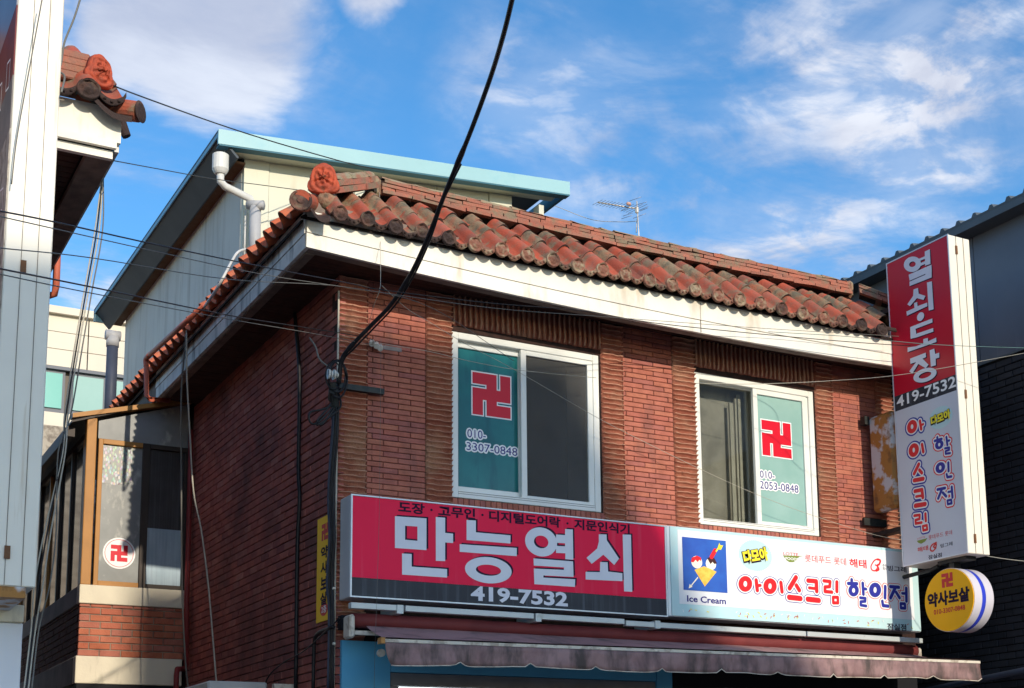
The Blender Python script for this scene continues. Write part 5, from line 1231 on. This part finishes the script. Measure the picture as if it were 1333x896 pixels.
# ================================================================== LEFT HOUSE and its sign
LX, LY, LZ = 1.842, 9.0, 5.953
LH = thing('tiled_corner_house', 'neighbouring house corner with cream fascia and a few red roof tiles, left edge of view', 'house', (0, 9.5, 0))
boxo('house_wall', (-6, 9.5, 0), (1.25, 18, 5.93), M['side_brick'], LH)
boxo('front_fascia', (-6, LY, LZ), (LX, LY+.03, LZ+.235), M['fascia'], LH)
boxo('fascia_ledge', (-6, LY-.03, LZ-.055), (LX-.03, LY+.0, LZ-.004), M['fascia'], LH)
boxo('fascia_ledge', (-6, LY+.012, LZ-.115), (LX-.045, LY+.05, LZ-.060), M['fascia'], LH)
boxo('side_fascia', (LX-.03, LY+.035, LZ-.05), (LX-.002, 13.2, LZ+.235), M['fascia_side'], LH)
boxo('side_fascia_ledge', (LX-.20, LY+.055, LZ-.10), (LX-.035, 13.2, LZ-.06), M['fascia_edge'], LH)
mb = MB(); y = LY+.08
while y < 13.2: mb.box((-3, y, LZ-.05), (LX-.21, y+.075, LZ-.035)); y += .085
mb.build('soffit_slats', M['soffit'], LH)['kind'] = 'stuff'
boxo('soffit_board', (-6, LY+.06, LZ-.03), (LX-.035, 13.2, LZ-.02), M['under'], LH)
LR = thing('roof', None, None, (LX, LY, LZ+.2), parent=LH)
for i in range(9):
    for row in range(3):
        s = .295*row-(.02 if row else 0); x = 1.605-i*.30
        inst('roof_tile' if row else 'eave_tile', random.choice(TT if row else TE), (x, LY-.10+s*cs, LZ+.275+s*sn), LR, rot=(SL, 0, 0), scale=(1.25, 1, 1.15))
cpt = onY(181, 146, 8.92); mb = MB(); oD = Vector((.75, -.66, 0)).normalized(); base = cpt
mb.tube([base, base-oD*.2+Vector((0, 0, .05)), base-oD*.42+Vector((0, 0, .12))], [.068, .07, .07], 16); mb.build('corner_tile', M['tile'], LR)
mb = MB(); mb.tube([base+oD*.012, base+oD*.02], [.074, .055], 16); mb.build('corner_tile_end', M['tile_end'], LR)
mb = MB(); e0 = onY(118, 118, 8.9); e1 = onY(172, 152, 8.9); vs = []
for i in range(9):
    t = i/8; x_ = e0.lerp(e1, t)+Vector((0, 0, -.05*math.sin(math.pi*t))); vs += [x_, x_+Vector((-.12, .3, .18)), x_+Vector((0, 0, -.04))]
mb.add(vs, [f for i in range(8) for f in ((3*i, 3*i+3, 3*i+4, 3*i+1), (3*i+2, 3*i+5, 3*i+3, 3*i))]); mb.build('corner_pan_tile', M['tile_end'], LR)
for k, (a, b) in enumerate((((165, 178), (158, 155)), )):
    p = onY(*a, 9.3); mb = MB().tube([p, p+Vector((-.10, .02, .20))], [.03, .06], 10); mb.build('side_tile', M['tile_end'], LR)
oc = onY(131, 94, 8.98); ornament(oc, Vector((.45, -.89, 0)).normalized(), Vector((.89, .45, 0)), .92, LR)
for k in range(4):
    a = onY(112, 104-k*9, 9.05); mb = MB(); mb.box((-3, 9.02, a.z-.03), (a.x+.02, 9.3, a.z+.025)); mb.build('ridge_tile', M['ridge'], LR, bevel=.008)
p = onX(74, 333, 1.86)
LP = thing('red_downpipe', 'short red pipe hanging from the eave end of the house at the left', 'pipe', (p.x, p.y, p.z))
pipe('pipe_drop', [onX(75, 322, 1.86), onX(73, 372, 1.86), onX(71, 383, 1.86), onX(60, 386, 1.80)], .028, M['red_pipe'], LP, 10)
# tall sign of that house
YL = 7.9; xl0, xl1 = 1.02, 1.272; zl0 = 2.80
LS = thing('tall_white_sign', 'tall white projecting box sign at the left edge with rust stained seams', 'sign', (xl0, YL, zl0))
boxo('sign_casing', (xl0+.006, YL+.004, zl0), (xl1, YL+.80, 7.3), M['sign_side'], LS, bevel=.006)
mb = MB(); 
for fx in (.36, .70): mb.box((xl0+(xl1-xl0)*fx, YL+.0005, zl0+.004), (xl0+(xl1-xl0)*fx+.003, YL+.003, 7.29))
mb.build('panel_seam', M['seam'], LS)
mb = MB()
for px_, py_ in ((30, 347), (9, 719)): p = onY(px_, py_, YL); boxo('rusty_hinge', (p.x-.014, YL-.006, p.z-.035), (p.x+.016, YL-.0005, p.z+.035), M['rust'], LS)
PLS = Plane((xl0, 0, 0), (0, -1, 0), (0, 0, 1), (-1, 0, 0))
zq = lambda y_: onX(8, y_, xl0).z
for za_, zb_2, m_ in ((zq(48), 7.28, M['clad']), (zq(122), zq(48)-.002, M['roller']), (zq(180), zq(122)-.002, M['sill_dark']), (zl0+.02, zq(180)-.002, M['speckle'])):
    boxo('sign_face_panel', (xl0-.002, YL+.01, za_), (xl0+.005, YL+.79, zb_2), m_, LS)  # sign bands with reflections of the glossy face put into their colours
mb = MB()
for zc_, hh in ((5.78, .14), (5.02, .10), (4.55, .12)):
    for uo in (.10, .40): caps(mb, PLS, [(-YL-.05-uo-.10, zc_-hh/2), (-YL-.05-uo+.02, zc_-hh/2-.03), (-YL-.05-uo+.02, zc_+hh/2), (-YL-.05-uo-.10, zc_+hh/2+.03)], .006, .004, 0, closed=True, seg=4)
mb.build('outline_mark', M['white_print'], LS)
boxo('sign_underside', (xl0+.0, YL+.001, zl0-.06), (xl1-.05, YL+.80, zl0-.002), M['rusty_white'], LS)
p = onY(28, 790, 8.45)
LS2 = thing('shopfront_sign_box', 'plain white sign box below the tall white sign at the left edge', 'sign', (.4, 8.5, 2))
boxo('sign_body', (-1.5, 8.45, 1.9), (onY(28, 850, 8.45).x, 8.9, onY(20, 811, 8.45).z), M['sign_white'], LS2, bevel=.005)
boxo('sign_head', (-1.5, 8.43, onY(20, 811, 8.45).z+.002), (onY(28, 850, 8.45).x, 8.9, onY(20, 788, 8.45).z), M['sill'], LS2, bevel=.005)

# ================================================================== far building
FB = thing('far_cream_building', 'far cream clad building with teal windows seen through the alley', 'building', (3, 25, 0))
zT = onY(100, 408, 25).z
wz1 = onY(70, 481, 25).z; RHf = (zT-.08-wz1-.06)/3
for i in range(5):
    z1_ = zT-.08-i*RHf
    if i < 3:
        for j in range(5): boxo('cladding_panel', (1.5+j*1.6+.01, 25-.0, z1_-RHf+.012), (1.5+(j+1)*1.6-.01, 25.1, z1_), M['far_wall'], FB)
boxo('coping', (1.4, 24.9, zT-.08), (9.6, 25.3, zT+.05), M['far_wall'], FB)
boxo('core', (1.5, 25.11, 0), (9.5, 33, zT-.1), M['seam'], FB)
wz1 = onY(70, 481, 25).z; wz0_ = onY(70, 531, 25).z
boxo('lower_wall', (1.5, 25, 4), (9.5, 25.1, wz0_-.08), M['far_wall'], FB)
boxo('window_head', (1.5, 24.96, wz1+.0), (9.5, 25.05, wz1+.058), M['far_frame'], FB)
xs = [onY(x, 500, 25).x for x in (20, 85, 92, 140)]
for i, (a, b) in enumerate(((2.5, xs[1]), (xs[2], xs[3]-.02), (xs[3]+.08, 7.5))):
    wn = boxo('window_frame', (a, 25.03, wz0_-.07), (b, 25.06, wz1-.001), M['far_frame'], FB); boxo('window_pane', (a+.05, 25.0, wz0_), (b-.05, 25.028, wz1-.06), M['far_glass'] if i == 0 else M['far_glass2'], wn)
CW = boxo('parapet_wall', (1.6, 19, 3), (3.9, 19.2, onY(85, 556, 19).z), M['speckle']); tag(CW, 'speckled concrete parapet below the far cream building', 'wall')

# ================================================================== right dark building
XD = 10.2
RBd = thing('dark_building', 'dark building with blue-grey metal cladding above black brick at the right edge', 'building', (XD, 9, 0))
zcl = 5.82
for i in range(12): boxo('cladding_panel', (XD-random.uniform(0, .004), 5.0+i*.75+.004, zcl+.004), (XD+.05, 5.0+(i+1)*.75-.004, 7.16), M['clad'], RBd)
boxo('cladding_flashing', (XD-.012, 5.0, zcl-.02), (XD+.04, 14.0, zcl+.0), M['gable'], RBd)
bw = boxo('brick_backing', (XD+.010, 5, 0), (XD+.3, 14, zcl-.022), M['black_mortar'], RBd)
boxo('inner_core', (XD+.31, 5.1, 0), (18, 14, 7.1), M['shop_dark'], RBd)
PBk = .067; cnt = 0; cb = []
for c in range(int((zcl-.03-2.3)/PBk)):
    z = 2.3+c*PBk; y = 8.6-(.1 if c % 2 else 0)
    while y < 11.0: cb.append((y, y+.195, z)); y += .205
sb = MB()
for (a, b, z) in cb:
    v = Vector((XD, (a+b)/2, z))-CAM; d = v.dot(fw); px = PPX+FPX*v.dot(rv)/d; py = PPY-FPX*v.dot(uv)/d
    vis = 1195 < px < 1345 and py < 905 and not (px < 1285 and py < 725)
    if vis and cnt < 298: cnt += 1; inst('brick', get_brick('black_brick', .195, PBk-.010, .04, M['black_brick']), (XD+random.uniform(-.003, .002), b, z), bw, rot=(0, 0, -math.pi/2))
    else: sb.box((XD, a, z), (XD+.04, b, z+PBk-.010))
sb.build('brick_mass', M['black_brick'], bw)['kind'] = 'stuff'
# roof edge with ribs
mb = MB(); XO = 10.0; zo = 7.20
mb.box((XO, 5, zo-.075), (XO+.02, 12.6, zo+.02)); mb.box((XO+.02, 5, zo-.075), (XD+.2, 12.6, zo-.065)); mb.build('eave_trim', M['gable'], RBd)
y = 5.1
rm = []
for i in range(34):
    mb = MB(); yy = 5.12+i*.2165; mb.prism([(XO-.004, yy, zo+.02), (XO-.004, yy+.022, zo+.058), (XO-.004, yy+.052, zo+.058), (XO-.004, yy+.074, zo+.02)], (3.5, 0, .55)); mb.build('roof_rib', M['gable'], RBd)
mb = MB(); mb.prism([(XO-.003, 5, zo+.005), (XO-.003, 12.6, zo+.005), (XO+3.5, 12.6, zo+.555), (XO+3.5, 5, zo+.555)], (0, 0, .016)); mb.build('roof_sheet', M['gable'], RBd)
p0_ = onX(1255, 889, 10.05); p1_ = onX(1333, 873, 10.05)
tag(pipe('eave_pipe', [p0_+(p0_-p1_)*2, p0_, p1_, p1_+(p1_-p0_)*2], .03, M['vent'], None, 10), 'dark pipe running level at the foot of the black brick wall', 'pipe')

# ================================================================== TV antenna
ab = onY(833, 303, 10.9); at_ = onY(829, 262, 10.9)
AN = thing('tv_antenna', 'pale rooftop television antenna standing behind the tile ridge', 'antenna', ab)
pipe('mast', [ab+Vector((0, 0, -.35)), at_], .0055, M['antenna'], AN, 8)
pipe('stay', [onY(831, 272, 10.9), onY(829, 290, 10.92), ab+Vector((-.03, .02, 0))], .005, M['antenna'], AN, 6)
b0 = onY(778, 263.5, 11.1); b1 = onY(830, 272, 10.9); pipe('boom', [b0, b1], .0075, M['antenna'], AN, 8)
bd = (b1-b0).normalized(); cr = Vector((.93, -.36, 0)); cr = Vector((.78, .62, 0.06)).normalized()
def elem(c, h, m='antenna_rod'): pipe('rod', [c-cr*h, c+cr*h], .0022, M[m], AN, 5)
crd = (onY(820, 258, 10.7)-onY(800, 268, 10.95)).normalized(); cr = crd
for i in range(13): elem(b0.lerp(b1, i/12), .085+.018*(i > 8)*(i-8))
for (q0, q1) in (((819, 262), (835, 256.5)), ((828, 267), (842, 263)), ((832, 274), (844, 269)), ((811, 281.5), (824, 277)), ((809, 285), (823, 280.5)), ((824, 284.5), (841, 278)), ((808, 275), (818, 271)), ((833, 275), (843, 271))):
    pipe('reflector_rod', [onY(*q0, 10.95), onY(*q1, 10.85)], .0026, M['antenna_rod'], AN, 5)
mb = MB(); c = onY(819, 266, 10.9); mb.box(c-Vector((.03, .015, .015)), c+Vector((.02, .015, .02))); mb.build('connection_box', M['pinkish'], AN, bevel=.01)
mb = MB(); c = onY(829, 273, 10.9); mb.box(c-Vector((.018, .015, .04)), c+Vector((.018, .015, .03))); mb.build('mast_clamp', M['antenna'], AN, bevel=.01)

# ================================================================== pipes and cables on the walls
c1 = thing('wall_conduit', 'black conduit climbing the middle of the shaded side wall', 'conduit', (3.7, 10.7, 2.6))
pipe('conduit_run', [onX(383, 400, 3.72), onX(389, 470, 3.72), onX(390, 520, 3.72), onX(388.5, 610, 3.72), onX(390, 650, 3.72), onX(387, 720, 3.72), onX(385, 900, 3.72)], .017, M['rubber'], c1, 8, 5)
c2 = thing('corner_cable_bundle', 'thick black cables clipped down the building corner', 'cable', (3.7, 10, 2.6))
for dx, m_ in ((0, 'rubber'), (3.5, 'rubber'), (-3, 'vent')):
    pipe('cable_run', [onX(438+dx*.6, 500, 3.70), onX(436+dx, 560, 3.71), onX(433+dx, 600, 3.71), onX(430.5+dx, 650, 3.71), onX(432+dx, 700, 3.71), onX(429+dx, 760, 3.71), onX(431+dx*.8, 800, 3.71), onX(430+dx, 905, 3.71)], .011, M[m_], c2, 7, 5)
for y_ in (766, 838): p = onX(433, y_, 3.68); mb = MB().tube([p, p+Vector((.02, 0, 0))], .010, 8); mb.build('cable_clip', M['porcelain'], c2)
c3 = thing('side_conduit', 'short dark conduit turning down the side wall under the banner', 'conduit', (3.7, 10.3, 2.6))
pipe('conduit_run', [onX(434, 816, 3.70), onX(418, 822, 3.71), onX(410.5, 830, 3.71), onX(408.5, 850, 3.71), onX(407.5, 905, 3.71)], .015, M['rubber'], c3, 8, 3)
pipe('thin_wire', [onX(442, 805, 3.70), onX(420, 826, 3.70), onX(395, 848, 3.70), onX(370, 862, 3.70), onX(350, 880, 3.68), onX(340, 905, 3.66)], .006, M['rubber'], c3, 6, 5)
c4_ = thing('red_drain_pipe', 'dark red drain pipe in the corner between side wall and balcony', 'pipe', (3.7, 14, 2.6))
pipe('pipe_drop', [onX(249, 560, 3.70), onX(247, 640, 3.70), onX(243, 780, 3.70), onX(242.5, 866, 3.70), onX(240, 871, 3.70), onX(231, 871, 3.58), onX(229.5, 880, 3.56), onX(229, 910, 3.56)], .026, M['red_pipe_d'], c4_, 10)
c5_ = thing('hanging_eave_cables', 'grey and beige cables hanging from the left eave past the balcony corner', 'cable', (3.2, 13, 5))
pipe('cable_strand', [onX(243, 432, 3.22), onX(239, 470, 3.24), onX(236, 520, 3.26), onX(236, 610, 3.3), onX(237, 760, 3.3), onX(241, 855, 3.35), onX(246, 905, 3.4)], .008, M['grey_cable'], c5_, 6, 5)
pipe('cable_strand', [onX(243, 430, 3.22), onX(243, 480, 3.24), onX(247, 560, 3.3), onX(252, 640, 3.34), onX(262, 690, 3.38), onX(271, 760, 3.42), onX(277, 830, 3.45), onX(283, 905, 3.48)], .008, M['pale_cable'], c5_, 6, 5)
# bracket with insulator at the corner
bk_ = thing('cable_bracket', 'black angle iron bracket with porcelain insulator and looped cables on the corner', 'bracket', (3.9, 9.9, 4.9))
pa, pb_ = onY(446, 503, 9.93), onY(500, 510, 9.93)
mb = MB().box((pa.x-.05, 9.92, pa.z-.02), (pb_.x, 9.965, pa.z+.025)); mb.build('angle_iron', M['steel_dark'], bk_)
ic = onY(434, 488, 9.80)
for k in range(4): mb = MB().tube([ic+Vector((-.045+k*.022, 0, 0)), ic+Vector((-.033+k*.022, 0, 0))], [.030 if k % 2 else .040]*2, 12); mb.build('insulator', M['porcelain'], bk_)
mb = MB(); ang = [2*math.pi*i/20 for i in range(21)]
for (cx_, cz_, rx, rz, r_) in ((439, 490, 11, 21, .009), (440, 494, 12, 24, .008), (434, 489, 10, 18, .006)):
    mb.tube([onY(cx_+rx*math.cos(t), cz_+rz*math.sin(t), 9.80+.02*math.sin(3*t)) for t in ang], r_, 6)
for pts in ([(440, 525), (420, 533), (404, 537), (403, 548), (410, 552), (425, 540), (441, 520)], [(437, 515), (428, 530), (413, 548), (420, 552), (436, 530), (442, 515)], [(441, 512), (443, 530), (425, 546), (412, 554)], [(437, 505), (440, 520), (436, 532)]):
    mb.tube(smooth_path([onY(a, b, 9.85) for a, b in pts], 5), .008, 6)
mb.build('cable_loop', M['rubber'], bk_, smooth=True)
mb = MB(); mb.tube([ic+Vector((.0, 0, -.12)), ic+Vector((.03, .1, -.16))], .035, 10); mb.tube([onY(433, 498, 9.8), onY(436, 530, 9.86)], .03, 10); mb.build('cable_clamp', M['steel_dark'], bk_)
pipe('service_wire', [onY(428, 478, 9.85), onY(416, 468, 9.9), onY(411, 452, 9.95), onY(403, 440, 10.0)], .007, M['grey_cable'], bk_, 6, 4)
an2 = thing('wall_insulator', 'small porcelain wire anchor in a gap of the brick near the left window', 'insulator', onY(488, 448, 9.95))
for k, (x_, y_) in enumerate(((484, 446), (490, 449), (495, 452))): mb = MB().tube([onY(x_, y_-1, 9.97), onY(x_, y_+2, 9.93)], .022, 10); mb.build('insulator', M['porcelain'], an2)

# overhead wires
def wire(label, pts, r, m='rubber', extra=None):
    P = smooth_path([onY(*p) for p in pts], 6); r = r*.60 if r < .02 else [.0162*(1.25 if k_ % 17 in (9, 10) and k_ > 14 else 1) for k_ in range(len(P))]
    o = MB().tube(P, r, 7).build('overhead_cable', M[m], None, smooth=True, origin=P[0])
    tag(o, label, 'cable', 'overhead cables'); return o
wire('thick black service cable sweeping from the top of the view down to the corner bracket', [(680, -60, 6.4), (666, 2, 6.8), (654, 50, 7.1), (637, 105, 7.5), (610, 178, 7.9), (582, 245, 8.3), (556, 312, 8.7), (532, 362, 9.0), (508, 398, 9.3), (482, 425, 9.5), (458, 450, 9.65), (445, 468, 9.75), (440, 500, 9.8)], .0235)
wire('second thinner strand lashed to the lower half of the thick black cable', [(600, 214, 8.05), (577, 262, 8.4), (560, 312, 8.66), (537, 362, 8.97), (514, 398, 9.27), (486, 428, 9.5), (461, 454, 9.65), (447, 470, 9.75), (443, 500, 9.8)], .012)
wire('upper black wire of the bundle crossing the left sign and the eave corner', [(-60, 265, 5.0), (0, 275, 5.3), (75, 290, 5.8), (200, 318, 6.7), (340, 347, 7.8), (460, 370, 8.6), (500, 378, 8.9), (640, 395, 9.1), (760, 405, 9.3), (880, 424, 9.45), (1160, 449, 9.3), (1340, 452, 9.2)], .006)
wire('thin grey wire just under the upper black one across the left sign', [(-60, 270, 5.0), (0, 282, 5.3), (200, 327, 6.7), (340, 357, 7.8), (450, 374, 8.5), (640, 401, 9.1), (780, 412, 9.3), (1000, 428, 9.4), (1170, 438, 9.3)], .004, 'grey_cable')
wire('thin wire over the lower half of the left fascia', [(-60, 314, 5.0), (0, 323, 5.3), (120, 336, 6.2), (300, 364, 7.5), (450, 374, 8.6), (560, 400, 9.2), (669, 470, 9.6)], .004, 'grey_cable')
wire('black wire ending at the small wall anchor near the left window', [(-60, 338, 5.0), (0, 350, 5.2), (120, 374, 6.2), (300, 411, 7.9), (400, 427, 8.9), (478, 440, 9.7), (486, 447, 9.93)], .006)
wire('grey wire running beside the wire to the wall anchor', [(-60, 344, 5.0), (0, 357, 5.2), (120, 382, 6.2), (300, 416, 7.9), (400, 433, 8.9), (486, 449, 9.93)], .004, 'grey_cable')
wire('pale wire from the wall anchor across the left window top', [(495, 447, 9.93), (560, 458, 9.8), (610, 470, 9.75), (676, 482, 9.75), (776, 492, 9.8)], .004, 'pale_cable')
wire('thin pale wire slanting down over both upstairs windows', [(497, 372, 9.3), (530, 402, 9.5), (560, 420, 9.6), (610, 450, 9.7), (669, 481, 9.75), (776, 543, 9.8), (846, 579, 9.85), (912, 611, 9.85), (976, 640, 9.85), (1043, 666, 9.85), (1130, 694, 9.85), (1172, 703, 9.5)], .0035, 'pale_cable')
wire('pale wire rising to the right over the right window', [(905, 499, 9.7), (982, 500, 9.5), (1080, 496, 9.2), (1180, 487, 8.6), (1333, 460, 7.8), (1400, 446, 7.4)], .0045, 'pale_cable')
wire('greenish wire across the tall sign and cladding', [(1000, 432, 9.3), (1100, 438, 9.0), (1160, 444, 8.6), (1240, 450, 8.4), (1400, 455, 8.0)], .0045, 'green_cable')
wire('pale wire behind the tall sign sloping down to the right edge', [(1262, 418, 9.6), (1300, 434, 9.3), (1345, 449, 9.0)], .006, 'pale_cable')
wire('dark wire beside the pale one at the right edge', [(1262, 415, 9.6), (1300, 426, 9.3), (1345, 439, 9.0)], .004, 'grey_cable')
wire('level thin wire across the grey cladding', [(1255, 380, 9.8), (1345, 381, 9.6)], .004, 'green_cable')
wire('pale wire leaving the foot of the tall sign', [(1284, 724, 8.75), (1310, 728, 8.6), (1345, 732, 8.4)], .006, 'pale_cable')
wire('dark wire from the house ornament over the blue roof trim', [(148, 112, 9.0), (190, 128, 9.6), (285, 162, 10.8), (360, 186, 11.4), (455, 213, 12.0), (500, 222, 12.3)], .009)
wire('thin black wire in the sky gap between the two houses', [(146, 209, 9.0), (200, 219, 10), (278, 233, 11.2), (340, 241, 12.0), (392, 248, 12.4)], .006)
wire('looping black cable hanging from the top edge beside the left sign', [(112, -30, 8.2), (104, 0, 8.2), (96, 25, 8.2), (84, 55, 8.2), (80, 80, 8.2), (77, 92, 8.1), (84, 100, 8.0), (80, 120, 7.85)], .010, 'grey_cable')
wire('slender wire and its shadow line slanting down the face of the left sign', [(62, -40, 7.6), (40, 80, 7.7), (22, 180, 7.8), (15, 240, 7.85)], .006, 'grey_cable')
for k, (dx, m_, r_) in enumerate(((-2.5, 'pale_cable', .0075), (3, 'pale_cable', .008), (7.5, 'grey_cable', .0075), (0, 'rubber', .008))):
    wire(('beige', 'grey', 'black', 'pale')[k]+' strand of the loose cable bundle hanging in the alley', [(133+dx*.2, 232, 9.4), (126+dx, 300, 9.2), (112+dx, 380, 9.0), (100+dx, 450, 8.8), (86+dx*.8, 540, 8.6), (80+dx*(1.6 if k % 2 else -.6), 590, 8.5), (62+dx*1.5, 690, 8.4), (50+dx*2, 760, 8.3), (43+dx, 820, 8.3), (33+dx, 905, 8.2)], r_, m_)
wire('thin wire pair from the ridge corner down to the thick cable', [(494, 250, 9.9), (495, 300, 9.6), (495.5, 360, 9.3), (494, 378, 9.2), (486, 400, 9.3), (478, 432, 9.6)], .003, 'pale_cable')
wire('pale wires strung low behind the ridge beside the antenna', [(722, 268, 11.5), (770, 286, 11.3), (808, 289, 11.1), (830, 288, 10.95)], .005, 'pale_cable')
wire('hair thin wire dropping from the thick cable past the big red sign', [(496, 440, 9.4), (495, 560, 9.5), (493, 700, 9.6), (488, 850, 9.3), (487, 905, 9.3)], .0022, 'grey_cable')

# air conditioner
AC = thing('air_conditioner', 'top of a grey outdoor air conditioner unit on the side wall', 'air conditioner', (3.3, 11, 2.0))
boxo('casing', (3.08, 11.0, 2.0), (3.56, 11.8, 2.618), M['ac'], AC, bevel=.015)
mb = MB(); c = onY(318, 896, 11.0); mb.tube([(3.33, 10.999, 2.35), (3.33, 10.985, 2.35)], .22, 24); mb.build('fan_guard', M['porcelain'], AC)
boxo('wall_bracket', (3.58, 10.9, 2.55), (3.745, 10.95, 2.60), M['grimy_white'], AC)

# ================================================================== houses across the street, behind the viewer; their roofs shade the street
OB = thing('opposite_building', 'plain building across the street with a set-back sloping upper floor', 'building', (5, -20, 0))
LYo = -26.0; T_ = math.tan(SUN_EL)/math.cos(math.atan(SUN_K))
def occ(xw, zw): return (xw+SUN_K*(10-LYo), LYo, zw+T_*(10-LYo)*1.0)
prof = [(.2, 3.95), (3.22, 3.95), (3.22, 5.34), (5.80, 5.34), (6.35, 4.3), (7.3, 2.55), (8.0, 1.4)]
pts = [occ(.2, -12)]+[occ(*p) for p in prof]+[occ(8.0, -12)]
pts = [(p[0], p[1], max(p[2], .05)) for p in pts]
mb = MB().prism(pts, (0, -6, 0)); mb.build('building_body', M['opp'], OB)
mb = MB()
for i in range(3):
    for j in range(3): mb.box((.9+i*2.6, LYo+.002, 2+j*3.4), (2.1+i*2.6, LYo+.03, 3.6+j*3.4))
mb.build('dark_window', M['dark_glass'], OB)
